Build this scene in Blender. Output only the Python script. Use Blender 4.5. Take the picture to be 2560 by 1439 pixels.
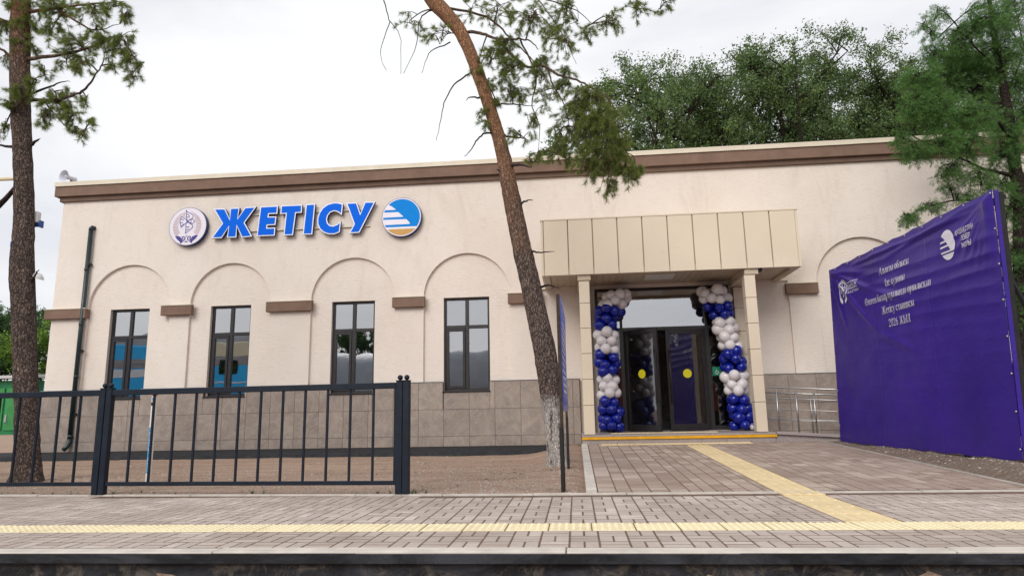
import bpy, bmesh, math, random
import numpy as np
from mathutils import Vector, Matrix, noise as mnoise, geometry as mgeo

for o in list(bpy.data.objects):
    bpy.data.objects.remove(o)
scene = bpy.context.scene
COL = scene.collection
rnd = random.Random(11)
rng = np.random.default_rng(7)
R = math.radians

# ------------------------------------------------------------------ camera
CAM = Vector((0.0, -15.5, 0.9))
FPX, PITCH, YAW, ROLL = 1660.0, R(10.47), R(5.25), R(1.12)
cam_d = bpy.data.cameras.new('camera')
cam_d.sensor_width = 36.0
cam_d.lens = FPX * 36.0 / 2560.0
cam_d.clip_start = 0.05
cam_d.clip_end = 3000
cam = bpy.data.objects.new('camera', cam_d)
COL.objects.link(cam)
_f = Vector((-math.sin(YAW) * math.cos(PITCH), math.cos(YAW) * math.cos(PITCH), math.sin(PITCH)))
_r = Vector((math.cos(YAW), math.sin(YAW), 0))
_u = _r.cross(_f)
_r2 = _r * math.cos(ROLL) - _u * math.sin(ROLL)
_u2 = _r * math.sin(ROLL) + _u * math.cos(ROLL)
cam.matrix_world = Matrix(((_r2.x, _u2.x, -_f.x, CAM.x), (_r2.y, _u2.y, -_f.y, CAM.y), (_r2.z, _u2.z, -_f.z, CAM.z), (0, 0, 0, 1)))
scene.camera = cam

# ------------------------------------------------------------------ sky, sun, exposure
SUN_EL, SUN_AZ = R(34), R(198)          # azimuth clockwise from +Y: behind the viewer, a little to the left
world = bpy.data.worlds.new('World')
scene.world = world
world.use_nodes = True
wn, wl = world.node_tree.nodes, world.node_tree.links
wn.clear()
w_out = wn.new('ShaderNodeOutputWorld')
w_bg = wn.new('ShaderNodeBackground')
w_bg.inputs['Strength'].default_value = 0.1
w_sky = wn.new('ShaderNodeTexSky')
w_sky.sky_type = 'NISHITA'
w_sky.sun_disc = False
w_sky.sun_elevation = SUN_EL
w_sky.sun_rotation = SUN_AZ
w_sky.dust_density = 3.0
w_tc = wn.new('ShaderNodeTexCoord')
w_map = wn.new('ShaderNodeMapping')
w_map.inputs['Scale'].default_value = (1.0, 1.0, 2.6)
w_map.inputs['Location'].default_value = (3.1, 0.4, 0.7)
w_no = wn.new('ShaderNodeTexNoise')
w_no.inputs['Scale'].default_value = 1.9
w_no.inputs['Detail'].default_value = 7
w_no.inputs['Roughness'].default_value = 0.55
w_no.inputs['Distortion'].default_value = 0.35
w_rp = wn.new('ShaderNodeValToRGB')
w_rp.color_ramp.elements[0].position = 0.34
w_rp.color_ramp.elements[0].color = (6.3, 6.4, 6.75, 1)
w_rp.color_ramp.elements[1].position = 0.58
w_rp.color_ramp.elements[1].color = (7.95, 8.0, 8.1, 1)
w_mix = wn.new('ShaderNodeMix')
w_mix.data_type = 'RGBA'
w_mix.inputs[0].default_value = 0.93     # closed cloud cover
wl.new(w_tc.outputs['Generated'], w_map.inputs['Vector'])
wl.new(w_map.outputs['Vector'], w_no.inputs['Vector'])
wl.new(w_no.outputs['Fac'], w_rp.inputs['Fac'])
wl.new(w_sky.outputs['Color'], w_mix.inputs[6])
wl.new(w_rp.outputs['Color'], w_mix.inputs[7])
wl.new(w_mix.outputs[2], w_bg.inputs['Color'])
wl.new(w_bg.outputs['Background'], w_out.inputs['Surface'])

sun_d = bpy.data.lights.new('sun', 'SUN')
sun_d.energy = 1.5
sun_d.angle = R(35)
sun_d.color = (1.0, 0.96, 0.9)
sun = bpy.data.objects.new('sun', sun_d)
COL.objects.link(sun)
_sd = Vector((math.sin(SUN_AZ) * math.cos(SUN_EL), math.cos(SUN_AZ) * math.cos(SUN_EL), math.sin(SUN_EL)))
sun.rotation_euler = (-_sd).to_track_quat('-Z', 'Y').to_euler()
sun.location = _sd * 40

scene.view_settings.view_transform = 'Standard'
scene.view_settings.look = 'None'
scene.view_settings.gamma = 1.0
scene.view_settings.exposure = 0.42
scene.view_settings.use_curve_mapping = False
scene.render.engine = 'CYCLES'
scene.cycles.use_denoising = True
scene.cycles.max_bounces = 5
scene.cycles.transparent_max_bounces = 8
scene.cycles.caustics_reflective = False
scene.cycles.caustics_refractive = False

# ------------------------------------------------------------------ materials
class NB:
    """small node builder: a Principled material with helpers"""
    def __init__(s, name, color=(0.5, 0.5, 0.5), rough=0.7, spec=0.4, metal=0.0, coat=0.0):
        m = bpy.data.materials.new(name)
        m.use_nodes = True
        s.m, s.n, s.l = m, m.node_tree.nodes, m.node_tree.links
        s.b = s.n['Principled BSDF']
        s.b.inputs['Base Color'].default_value = (*color, 1)
        s.b.inputs['Roughness'].default_value = rough
        s.b.inputs['Specular IOR Level'].default_value = spec
        s.b.inputs['Metallic'].default_value = metal
        s.b.inputs['Coat Weight'].default_value = coat
        s.tc = s.n.new('ShaderNodeTexCoord')
        s.color = None
    def vec(s, scale=(1, 1, 1), rot=(0, 0, 0), out='Object', world=False):
        mp = s.n.new('ShaderNodeMapping')
        mp.inputs['Scale'].default_value = scale
        mp.inputs['Rotation'].default_value = rot
        if world:
            g = s.n.new('ShaderNodeNewGeometry')
            s.l.new(g.outputs['Position'], mp.inputs['Vector'])
        else:
            s.l.new(s.tc.outputs[out], mp.inputs['Vector'])
        return mp.outputs['Vector']
    def noise(s, scale, detail=4, rough=0.55, vec=None, dist=0.0):
        t = s.n.new('ShaderNodeTexNoise')
        t.inputs['Scale'].default_value = scale
        t.inputs['Detail'].default_value = detail
        t.inputs['Roughness'].default_value = rough
        t.inputs['Distortion'].default_value = dist
        if vec is not None: s.l.new(vec, t.inputs['Vector'])
        return t.outputs['Fac']
    def voro(s, scale, vec=None, feature='F1', out='Distance'):
        t = s.n.new('ShaderNodeTexVoronoi')
        t.feature = feature
        t.inputs['Scale'].default_value = scale
        if vec is not None: s.l.new(vec, t.inputs['Vector'])
        return t.outputs[out]
    def wave(s, scale, vec, dist=4.0, dscale=1.5):
        t = s.n.new('ShaderNodeTexWave')
        t.inputs['Scale'].default_value = scale
        t.inputs['Distortion'].default_value = dist
        t.inputs['Detail'].default_value = 3
        t.inputs['Detail Scale'].default_value = dscale
        s.l.new(vec, t.inputs['Vector'])
        return t.outputs['Fac']
    def ramp(s, fac, stops):
        r = s.n.new('ShaderNodeValToRGB')
        e = r.color_ramp.elements
        while len(e) < len(stops): e.new(0.5)
        for el, (p, c) in zip(e, stops):
            el.position = p
            el.color = (c, c, c, 1) if isinstance(c, (int, float)) else (*c, 1)
        s.l.new(fac, r.inputs['Fac'])
        return r.outputs['Color']
    def mix(s, fac, a, b, mode='MIX'):
        m = s.n.new('ShaderNodeMix')
        m.data_type = 'RGBA'
        m.blend_type = mode
        for i, v in ((0, fac), (6, a), (7, b)):
            if isinstance(v, (int, float)): m.inputs[i].default_value = v
            elif isinstance(v, tuple): m.inputs[i].default_value = (*v, 1)
            else: s.l.new(v, m.inputs[i])
        return m.outputs[2]
    def math(s, op, a, b=0.0):
        m = s.n.new('ShaderNodeMath')
        m.operation = op
        for i, v in ((0, a), (1, b)):
            if isinstance(v, (int, float)): m.inputs[i].default_value = v
            else: s.l.new(v, m.inputs[i])
        return m.outputs[0]
    def rand(s):
        o = s.n.new('ShaderNodeObjectInfo')
        g = s.n.new('ShaderNodeNewGeometry')
        return s.math('FRACT', s.math('ADD', o.outputs['Random'], g.outputs['Random Per Island']))
    def sep(s, vec, axis):
        x = s.n.new('ShaderNodeSeparateXYZ')
        s.l.new(vec, x.inputs[0])
        return x.outputs[axis]
    def base(s, c):
        s.l.new(c, s.b.inputs['Base Color'])
        return s
    def rough(s, c):
        s.l.new(c, s.b.inputs['Roughness'])
        return s
    def bump(s, h, strength=0.3, dist=0.01):
        b = s.n.new('ShaderNodeBump')
        b.inputs['Strength'].default_value = strength
        b.inputs['Distance'].default_value = dist
        s.l.new(h, b.inputs['Height'])
        s.l.new(b.outputs['Normal'], s.b.inputs['Normal'])
        return s

MAT = {}
def simple(name, color, rough=0.6, spec=0.4, metal=0.0, coat=0.0, var=0.12, scale=6.0, bump=0.0):
    """plain colour broken up by soft wear"""
    n = NB(name, color, rough, spec, metal, coat)
    v = n.vec(world=True)
    f = n.ramp(n.noise(scale, 5, 0.6, v), [(0.3, 0.0), (0.7, 1.0)])
    n.base(n.mix(f, tuple(c * (1 - var) for c in color), tuple(min(1, c * (1 + var)) for c in color)))
    r = n.ramp(n.noise(scale * 2.3, 4, 0.6, v), [(0.3, max(0.02, rough - 0.1)), (0.7, min(1, rough + 0.1))])
    n.rough(r)
    if bump: n.bump(n.noise(scale * 20, 3, 0.6, v), bump, 0.004)
    MAT[name] = n.m
    return n.m

def make_stucco():
    n = NB('stucco', (0.74, 0.65, 0.565), 0.9, 0.15)
    v = n.vec(world=True)
    big = n.ramp(n.noise(0.55, 5, 0.6, v), [(0.35, 0.0), (0.68, 1.0)])
    c = n.mix(big, (0.74, 0.655, 0.588), (0.79, 0.715, 0.653))
    streak = n.noise(1.0, 8, 0.72, n.vec((1.5, 1.5, 0.45), world=True), 1.4)
    up = n.ramp(n.math('MULTIPLY', n.sep(v, 2), 0.14), [(0.30, 0.0), (0.85, 1.0)])   # rain runs below the cornice
    sf = n.math('MULTIPLY', n.ramp(streak, [(0.52, 0.0), (0.80, 1.0)]), n.math('ADD', n.math('MULTIPLY', up, 0.36), 0.12))
    c = n.mix(sf, c, (0.50, 0.42, 0.36))
    fine = n.ramp(n.noise(7.0, 7, 0.75, n.vec((1, 1, 2.2), world=True), 1.2), [(0.53, 0.0), (0.74, 0.6)])
    c = n.mix(fine, c, (0.60, 0.505, 0.43))
    n.base(c)
    h = n.math('ADD', n.noise(9, 6, 0.65, n.vec((1, 1, 5), world=True)), n.math('MULTIPLY', n.noise(60, 3, 0.6, v), 0.5))
    n.bump(h, 0.55, 0.02)
    MAT['stucco'] = n.m
make_stucco()

def make_tile():
    n = NB('plinth_stone', (0.3, 0.24, 0.2), 0.38, 0.45)
    v = n.vec(world=True)
    rv = n.rand()
    off = n.n.new('ShaderNodeVectorMath')
    off.operation = 'ADD'
    comb = n.n.new('ShaderNodeCombineXYZ')
    n.l.new(n.math('MULTIPLY', rv, 37.0), comb.inputs[0])
    n.l.new(n.math('MULTIPLY', rv, 19.0), comb.inputs[2])
    n.l.new(v, off.inputs[0]); n.l.new(comb.outputs[0], off.inputs[1])
    vv = off.outputs[0]
    blot = n.ramp(n.noise(2.6, 6, 0.62, vv, 0.8), [(0.32, 0.0), (0.68, 1.0)])
    c = n.mix(blot, (0.235, 0.19, 0.165), (0.345, 0.285, 0.245))
    warm = n.ramp(n.noise(4.4, 4, 0.6, vv, 0.4), [(0.5, 0.0), (0.75, 0.6)])
    c = n.mix(warm, c, (0.36, 0.26, 0.19))
    vein = n.noise(1.7, 8, 0.62, vv, 1.8)
    vm = n.math('ABSOLUTE', n.math('SUBTRACT', vein, 0.5))
    vf = n.ramp(vm, [(0.0, 0.55), (0.030, 0.0)])
    c = n.mix(vf, c, (0.40, 0.345, 0.30))
    tint = n.ramp(rv, [(0.0, 0.9), (1.0, 1.1)])
    c = n.mix(1.0, c, tint, 'MULTIPLY')
    n.base(c)
    MAT['tile'] = n.m
make_tile()

def make_ground():
    n = NB('bare_earth', (0.3, 0.2, 0.14), 0.95, 0.1)
    v = n.vec(world=True)
    a = n.ramp(n.noise(0.9, 7, 0.68, n.vec((0.35, 2.6, 1), world=True), 0.6), [(0.36, 0.0), (0.62, 1.0)])
    c = n.mix(a, (0.25, 0.155, 0.108), (0.43, 0.295, 0.215))
    g = n.ramp(n.math('ADD', n.math('MULTIPLY', n.noise(26, 6, 0.75, v), 0.6), n.math('MULTIPLY', n.noise(6, 6, 0.8, n.vec((1, 1.8, 1), world=True)), 0.4)), [(0.43, 0.0), (0.64, 1.0)])
    c = n.mix(g, c, (0.46, 0.36, 0.295))
    d = n.ramp(n.noise(60, 3, 0.7, v), [(0.55, 0.0), (0.7, 0.75)])
    c = n.mix(d, c, (0.16, 0.11, 0.085))
    # darker ash-grey soil right of the entrance walkway
    px = n.ramp(n.math('MULTIPLY', n.sep(v, 0), 0.1), [(0.43, 0.0), (0.47, 1.0)])
    c = n.mix(n.math('MULTIPLY', px, 0.75), c, n.mix(g, (0.11, 0.085, 0.07), (0.30, 0.25, 0.21)))
    # greener, weedy ground far behind
    far = n.ramp(n.math('MULTIPLY', n.sep(v, 1), 0.01), [(0.285, 0.0), (0.32, 1.0)])
    c = n.mix(far, c, n.mix(a, (0.12, 0.13, 0.05), (0.20, 0.17, 0.09)))
    # oily ballast of the track bed
    tr = n.ramp(n.math('MULTIPLY', n.sep(v, 1), -0.1), [(1.08, 0.0), (1.10, 1.0)])
    c = n.mix(tr, c, n.mix(g, (0.05, 0.045, 0.04), (0.14, 0.125, 0.11)))
    n.base(c)
    n.bump(n.math('ADD', n.noise(22, 6, 0.7, v), n.math('MULTIPLY', n.noise(70, 3, 0.7, v), 0.5)), 0.9, 0.03)
    MAT['ground'] = n.m
make_ground()

def make_paver(name, a, b, dirt, rough=0.85):
    n = NB(name, a, rough, 0.25)
    v = n.vec(world=True)
    rv = n.rand()
    c = n.mix(n.ramp(rv, [(0.0, 0.0), (0.25, 0.35), (0.8, 0.6), (1.0, 1.0)]), a, b)
    big = n.ramp(n.noise(0.8, 5, 0.6, v, 0.6), [(0.42, 0.0), (0.72, 0.75)])
    c = n.mix(big, c, dirt)
    s = n.ramp(n.noise(30, 5, 0.7, v), [(0.35, 0.0), (0.75, 0.35)])
    c = n.mix(s, c, tuple(x * 0.6 for x in a))
    n.base(c)
    n.bump(n.noise(90, 4, 0.7, v), 0.35, 0.004)
    MAT[name] = n.m
make_paver('platform_paver', (0.40, 0.335, 0.298), (0.61, 0.535, 0.485), (0.31, 0.245, 0.205))
make_paver('walkway_paver', (0.30, 0.225, 0.182), (0.54, 0.445, 0.38), (0.30, 0.22, 0.18))

def make_granite(name, a, b):
    n = NB(name, a, 0.45, 0.4)
    v = n.vec(world=True)
    c = n.mix(n.ramp(n.noise(95, 2, 0.8, v), [(0.42, 0.0), (0.58, 1.0)]), a, b)
    c = n.mix(n.ramp(n.voro(140, v), [(0.1, 0.7), (0.35, 0.0)]), c, (0.10, 0.09, 0.09))
    n.base(c)
    MAT[name] = n.m
make_granite('granite', (0.27, 0.225, 0.215), (0.46, 0.41, 0.39))

def make_yellow(name, col):
    n = NB(name, col, 0.7, 0.3)
    v = n.vec(world=True)
    c = n.mix(n.ramp(n.rand(), [(0, 0.0), (1, 1.0)]), tuple(x * 0.93 for x in col), tuple(min(1, x * 1.05) for x in col))
    d = n.ramp(n.noise(3.0, 6, 0.7, v, 0.5), [(0.52, 0.0), (0.8, 0.65)])
    c = n.mix(d, c, (0.42, 0.32, 0.18))
    n.base(c)
    MAT[name] = n.m
make_yellow('tactile_yellow', (0.72, 0.57, 0.335))
make_yellow('tactile_pale', (0.77, 0.67, 0.44))

def make_bark(name, dark, light, orange=None, z0=2.5, z1=5.0, white=None):
    n = NB(name, dark, 0.95, 0.1)
    v = n.vec(world=True)
    vs = n.vec((1, 1, 0.17), world=True)
    vo = n.n.new('ShaderNodeTexVoronoi')
    vo.feature = 'DISTANCE_TO_EDGE'
    vo.inputs['Scale'].default_value = 30
    vw = n.n.new('ShaderNodeVectorMath')
    vw.operation = 'ADD'
    nz = n.n.new('ShaderNodeTexNoise')
    nz.inputs['Scale'].default_value = 14
    nz.inputs['Detail'].default_value = 5
    ns = n.n.new('ShaderNodeVectorMath')
    ns.operation = 'SCALE'
    ns.inputs['Scale'].default_value = 0.09
    n.l.new(n.vec((1, 1, 0.42), world=True), vw.inputs[0])
    n.l.new(nz.outputs['Color'], ns.inputs[0]); n.l.new(ns.outputs[0], vw.inputs[1]); n.l.new(v, nz.inputs['Vector'])
    n.l.new(vw.outputs[0], vo.inputs['Vector'])
    vo = n.ramp(vo.outputs['Distance'], [(0.0, 0.0), (0.20, 1.0)])
    crack = n.ramp(n.math('ADD', n.math('MULTIPLY', n.noise(22, 8, 0.78, n.vec((1, 1, 0.4), world=True), 0.6), 0.8), n.math('MULTIPLY', vo, 0.28)), [(0.42, 0.0), (0.74, 1.0)])
    c = n.mix(crack, dark, light)
    if orange:
        c2 = n.mix(crack, tuple(x * 0.55 for x in orange), tuple(min(1, x * 1.25) for x in orange))
        zz = n.sep(v, 2)
        w = n.math('ADD', zz, n.math('MULTIPLY', n.noise(3.2, 6, 0.75, v), 3.4))
        f = n.ramp(n.math('MULTIPLY', w, 0.1), [((z0 + 1.7) / 10, 0.0), ((z1 + 1.7) / 10, 1.0)])
        patch = n.ramp(n.noise(7.5, 6, 0.75, n.vec((1, 1, 0.6), world=True)), [(0.60, 0.0), (0.68, 1.0)])
        f2 = n.math('MINIMUM', n.math('ADD', f, n.math('MULTIPLY', patch, 0.25)), 1.0)
        c = n.mix(f2, c, c2)
        grey = n.ramp(n.noise(5.0, 6, 0.75, n.vec((1, 1, 0.5), world=True)), [(0.58, 0.0), (0.68, 0.6)])
        c = n.mix(grey, c, n.mix(crack, dark, light))
    if white:
        w2 = n.math('MULTIPLY', n.math('ADD', n.sep(v, 2), n.math('MULTIPLY', n.noise(5, 5, 0.7, v), 0.5)), 0.1)
        wf = n.math('MULTIPLY', n.ramp(w2, [((white + 0.14) / 10, 1.0), ((white + 0.34) / 10, 0.0)]), n.ramp(crack, [(0.0, 0.35), (0.3, 1.0)]))
        wf = n.math('MULTIPLY', wf, n.ramp(n.noise(17, 5, 0.7, n.vec((1, 1, 0.22), world=True)), [(0.36, 0.0), (0.50, 1.0)]))
        c = n.mix(wf, c, (0.66, 0.61, 0.57))
    n.base(c)
    n.bump(crack, 0.9, 0.03)
    MAT[name] = n.m
make_bark('pine_bark', (0.045, 0.035, 0.032), (0.25, 0.185, 0.155), (0.30, 0.15, 0.085), 6.2, 9.5)
make_bark('leaning_pine_bark', (0.05, 0.038, 0.034), (0.30, 0.225, 0.19), (0.42, 0.225, 0.13), 3.1, 6.0, white=1.05)
make_bark('dark_bark', (0.025, 0.02, 0.018), (0.075, 0.058, 0.048))
make_bark('twig_bark', (0.10, 0.065, 0.05), (0.23, 0.16, 0.12))
make_bark('dead_bark', (0.03, 0.022, 0.022), (0.11, 0.08, 0.075))

def make_leaf(name, a, b, trans=0.3, rough=0.55):
    n = NB(name, a, rough, 0.3)
    rv = n.rand()
    v = n.vec(world=True)
    f = n.math('ADD', n.math('MULTIPLY', rv, 0.6), n.math('MULTIPLY', n.noise(1.3, 3, 0.6, v), 0.5))
    c = n.mix(n.ramp(f, [(0.25, 0.0), (0.8, 1.0)]), a, b)
    n.base(c)
    tr = n.n.new('ShaderNodeBsdfTranslucent')
    n.l.new(n.mix(1.0, c, (1.15, 1.25, 0.6), 'MULTIPLY'), tr.inputs['Color'])
    ms = n.n.new('ShaderNodeMixShader')
    ms.inputs[0].default_value = trans
    n.l.new(n.b.outputs[0], ms.inputs[1]); n.l.new(tr.outputs[0], ms.inputs[2])
    n.l.new(ms.outputs[0], n.n['Material Output'].inputs['Surface'])
    MAT[name] = n.m
make_leaf('pine_needle', (0.085, 0.125, 0.038), (0.26, 0.30, 0.095), 0.38)
make_leaf('juniper_leaf', (0.048, 0.125, 0.042), (0.16, 0.30, 0.085), 0.32)
make_leaf('elm_leaf', (0.045, 0.085, 0.042), (0.17, 0.245, 0.085), 0.3)
make_leaf('bright_leaf', (0.075, 0.16, 0.03), (0.23, 0.36, 0.06), 0.35)
make_leaf('dark_leaf', (0.03, 0.07, 0.03), (0.08, 0.15, 0.05), 0.25)

def make_glass(name, refl=0.42, tint=(0.62, 0.66, 0.68)):
    """double glazing with a reflective film"""
    m = bpy.data.materials.new(name)
    m.use_nodes = True
    n, l = m.node_tree.nodes, m.node_tree.links
    n.clear()
    out = n.new('ShaderNodeOutputMaterial')
    tr = n.new('ShaderNodeBsdfTransparent')
    tr.inputs['Color'].default_value = (*tint, 1)
    gl = n.new('ShaderNodeBsdfGlossy')
    gl.inputs['Roughness'].default_value = 0.012
    gl.inputs['Color'].default_value = (0.93, 0.95, 1.0, 1)
    fr = n.new('ShaderNodeFresnel')
    fr.inputs['IOR'].default_value = 1.5
    ad = n.new('ShaderNodeMath')
    ad.operation = 'ADD'
    ad.use_clamp = True
    ad.inputs[1].default_value = refl
    l.new(fr.outputs[0], ad.inputs[0])
    tcn = n.new('ShaderNodeTexCoord')
    no = n.new('ShaderNodeTexNoise')
    no.inputs['Scale'].default_value = 1.6
    no.inputs['Detail'].default_value = 1
    bp = n.new('ShaderNodeBump')
    bp.inputs['Strength'].default_value = 0.06
    bp.inputs['Distance'].default_value = 0.03
    l.new(tcn.outputs['Object'], no.inputs['Vector'])
    l.new(no.outputs['Fac'], bp.inputs['Height'])
    l.new(bp.outputs['Normal'], gl.inputs['Normal'])
    mx = n.new('ShaderNodeMixShader')
    l.new(ad.outputs[0], mx.inputs[0]); l.new(tr.outputs[0], mx.inputs[1]); l.new(gl.outputs[0], mx.inputs[2])
    l.new(mx.outputs[0], out.inputs['Surface'])
    MAT[name] = m
make_glass('window_glass', 0.43)
make_glass('door_glass', 0.11, (0.66, 0.69, 0.70))

def make_banner():
    n = NB('banner_vinyl', (0.035, 0.014, 0.21), 0.36, 0.35)
    v = n.vec(world=True)
    f = n.ramp(n.noise(0.9, 4, 0.6, v), [(0.35, 0.0), (0.7, 1.0)])
    n.base(n.mix(f, (0.028, 0.009, 0.215), (0.042, 0.013, 0.28)))
    n.rough(n.ramp(n.noise(2.2, 4, 0.6, v), [(0.3, 0.30), (0.7, 0.46)]))
    n.bump(n.noise(5, 4, 0.6, n.vec((1, 1, 3), world=True)), 0.25, 0.02)
    MAT['banner'] = n.m
make_banner()

def make_edge_wall():
    n = NB('tarred_concrete', (0.02, 0.02, 0.025), 0.7, 0.3)
    v = n.vec(world=True)
    f = n.ramp(n.noise(2.4, 7, 0.7, n.vec((0.6, 1, 1.6), world=True), 0.7), [(0.44, 0.0), (0.66, 1.0)])
    c = n.mix(f, (0.009, 0.010, 0.013), (0.042, 0.045, 0.056))
    g = n.ramp(n.noise(5.5, 7, 0.75, v, 1.0), [(0.50, 0.0), (0.66, 0.9)])
    lo = n.ramp(n.math('MULTIPLY', n.sep(v, 2), -1.0), [(0.075, 0.0), (0.10, 1.0)])
    c = n.mix(n.math('MULTIPLY', g, lo), c, (0.13, 0.112, 0.095))
    n.base(c)
    n.bump(n.noise(14, 6, 0.7, v), 0.6, 0.02)
    MAT['edge_wall'] = n.m
make_edge_wall()

simple('flashing', (0.64, 0.57, 0.46), 0.45, 0.4, var=0.06, scale=2)
simple('brown_render', (0.20, 0.130, 0.098), 0.85, 0.2, var=0.14, scale=3, bump=0.3)
simple('brown_dark', (0.15, 0.098, 0.075), 0.85, 0.2, var=0.14, scale=3)
simple('canopy_panel', (0.71, 0.605, 0.47), 0.36, 0.4, var=0.03, scale=1.4)
simple('canopy_joint', (0.46, 0.36, 0.25), 0.5, 0.3, var=0.05)
simple('soffit', (0.52, 0.43, 0.32), 0.4, 0.4, var=0.05)
simple('dark_gap', (0.02, 0.018, 0.016), 0.9, 0.1)
simple('joint_grey', (0.075, 0.065, 0.06), 0.9, 0.1)
simple('frame_dark', (0.020, 0.017, 0.019), 0.36, 0.45, var=0.2)
simple('seal_black', (0.008, 0.008, 0.009), 0.5, 0.3)
simple('asphalt', (0.030, 0.030, 0.033), 0.92, 0.2, var=0.3, scale=9, bump=0.6)
simple('concrete_white', (0.56, 0.51, 0.46), 0.85, 0.2, var=0.16, scale=5, bump=0.4)
simple('concrete', (0.40, 0.36, 0.32), 0.9, 0.2, var=0.2, scale=4, bump=0.4)
simple('sand_joint', (0.165, 0.113, 0.087), 0.95, 0.1, var=0.35, scale=7, bump=0.6)
simple('fence_paint', (0.010, 0.015, 0.026), 0.45, 0.22, var=0.25, scale=5)
simple('pipe_green', (0.012, 0.026, 0.03), 0.35, 0.5, var=0.2)
simple('letter_blue', (0.0, 0.125, 0.74), 0.5, 0.08, var=0.02)
simple('letter_white', (0.80, 0.82, 0.88), 0.35, 0.4, var=0.03)
simple('letter_side', (0.010, 0.03, 0.13), 0.4, 0.4, var=0.1)
simple('emblem_white', (0.74, 0.70, 0.79), 0.35, 0.4, var=0.03)
simple('emblem_navy', (0.035, 0.025, 0.22), 0.4, 0.4, var=0.05)
simple('emblem_brown', (0.40, 0.255, 0.24), 0.5, 0.3, var=0.05)
simple('emblem_blue', (0.0, 0.22, 0.68), 0.5, 0.1, var=0.03)
simple('emblem_gold', (0.50, 0.27, 0.055), 0.4, 0.4, var=0.04)
simple('white_print', (0.72, 0.70, 0.80), 0.4, 0.4, var=0.03)
simple('balloon_white', (0.74, 0.70, 0.715), 0.26, 0.5, var=0.03)
simple('balloon_blue', (0.004, 0.012, 0.26), 0.2, 0.5, var=0.06)
simple('step_yellow', (0.72, 0.36, 0.012), 0.55, 0.3, var=0.12, scale=8)
simple('sticker_yellow', (0.66, 0.58, 0.02), 0.4, 0.3, var=0.03)
simple('sign_green', (0.01, 0.22, 0.12), 0.4, 0.3, var=0.04)
simple('steel', (0.40, 0.39, 0.39), 0.38, 0.5, metal=1.0, var=0.06)
simple('rusty_iron', (0.045, 0.031, 0.024), 0.75, 0.3, var=0.5, scale=14, bump=0.4)
simple('dark_iron', (0.016, 0.015, 0.016), 0.6, 0.3, var=0.3, scale=10)
simple('sign_blue', (0.03, 0.09, 0.55), 0.3, 0.5, var=0.05)
simple('marker_white', (0.72, 0.69, 0.65), 0.5, 0.3, var=0.06)
simple('marker_blue', (0.0, 0.30, 0.62), 0.5, 0.3, var=0.03)
simple('marker_red', (0.36, 0.13, 0.11), 0.6, 0.3)
simple('black_print', (0.02, 0.02, 0.02), 0.5, 0.3)
simple('horn_grey', (0.56, 0.56, 0.64), 0.4, 0.4, var=0.04)
simple('shed_green', (0.005, 0.15, 0.05), 0.5, 0.4, var=0.2, scale=2)
simple('shed_green_light', (0.03, 0.21, 0.055), 0.5, 0.4, var=0.2, scale=2)
simple('teal_metal', (0.02, 0.30, 0.30), 0.5, 0.4, var=0.15, scale=2)
simple('slate_roof', (0.50, 0.49, 0.50), 0.7, 0.3, var=0.15, scale=2)
simple('interior', (0.48, 0.46, 0.43), 0.8, 0.2, var=0.06)
simple('interior_floor', (0.12, 0.11, 0.105), 0.35, 0.4, var=0.1)
simple('train_blue', (0.02, 0.46, 0.92), 0.35, 0.5, var=0.05)
simple('train_white', (0.72, 0.74, 0.78), 0.4, 0.4, var=0.05)
simple('train_cream', (0.72, 0.66, 0.48), 0.45, 0.4, var=0.05)
simple('train_grey', (0.30, 0.30, 0.31), 0.5, 0.4, var=0.15)
simple('wagon_red', (0.23, 0.045, 0.03), 0.7, 0.3, var=0.25, scale=2)
simple('zinc', (0.27, 0.28, 0.30), 0.4, 0.5, var=0.12, scale=1.5)
simple('pipe_cream', (0.60, 0.50, 0.33), 0.5, 0.4, var=0.06)
simple('lamp_white', (0.7, 0.69, 0.68), 0.4, 0.4, var=0.04)
simple('box_blue', (0.03, 0.08, 0.30), 0.4, 0.4)

def make_diffuser():
    n = NB('light_panel', (0.75, 0.75, 0.75), 0.5, 0.3)
    MAT['light_panel'] = n.m
make_diffuser()

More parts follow.
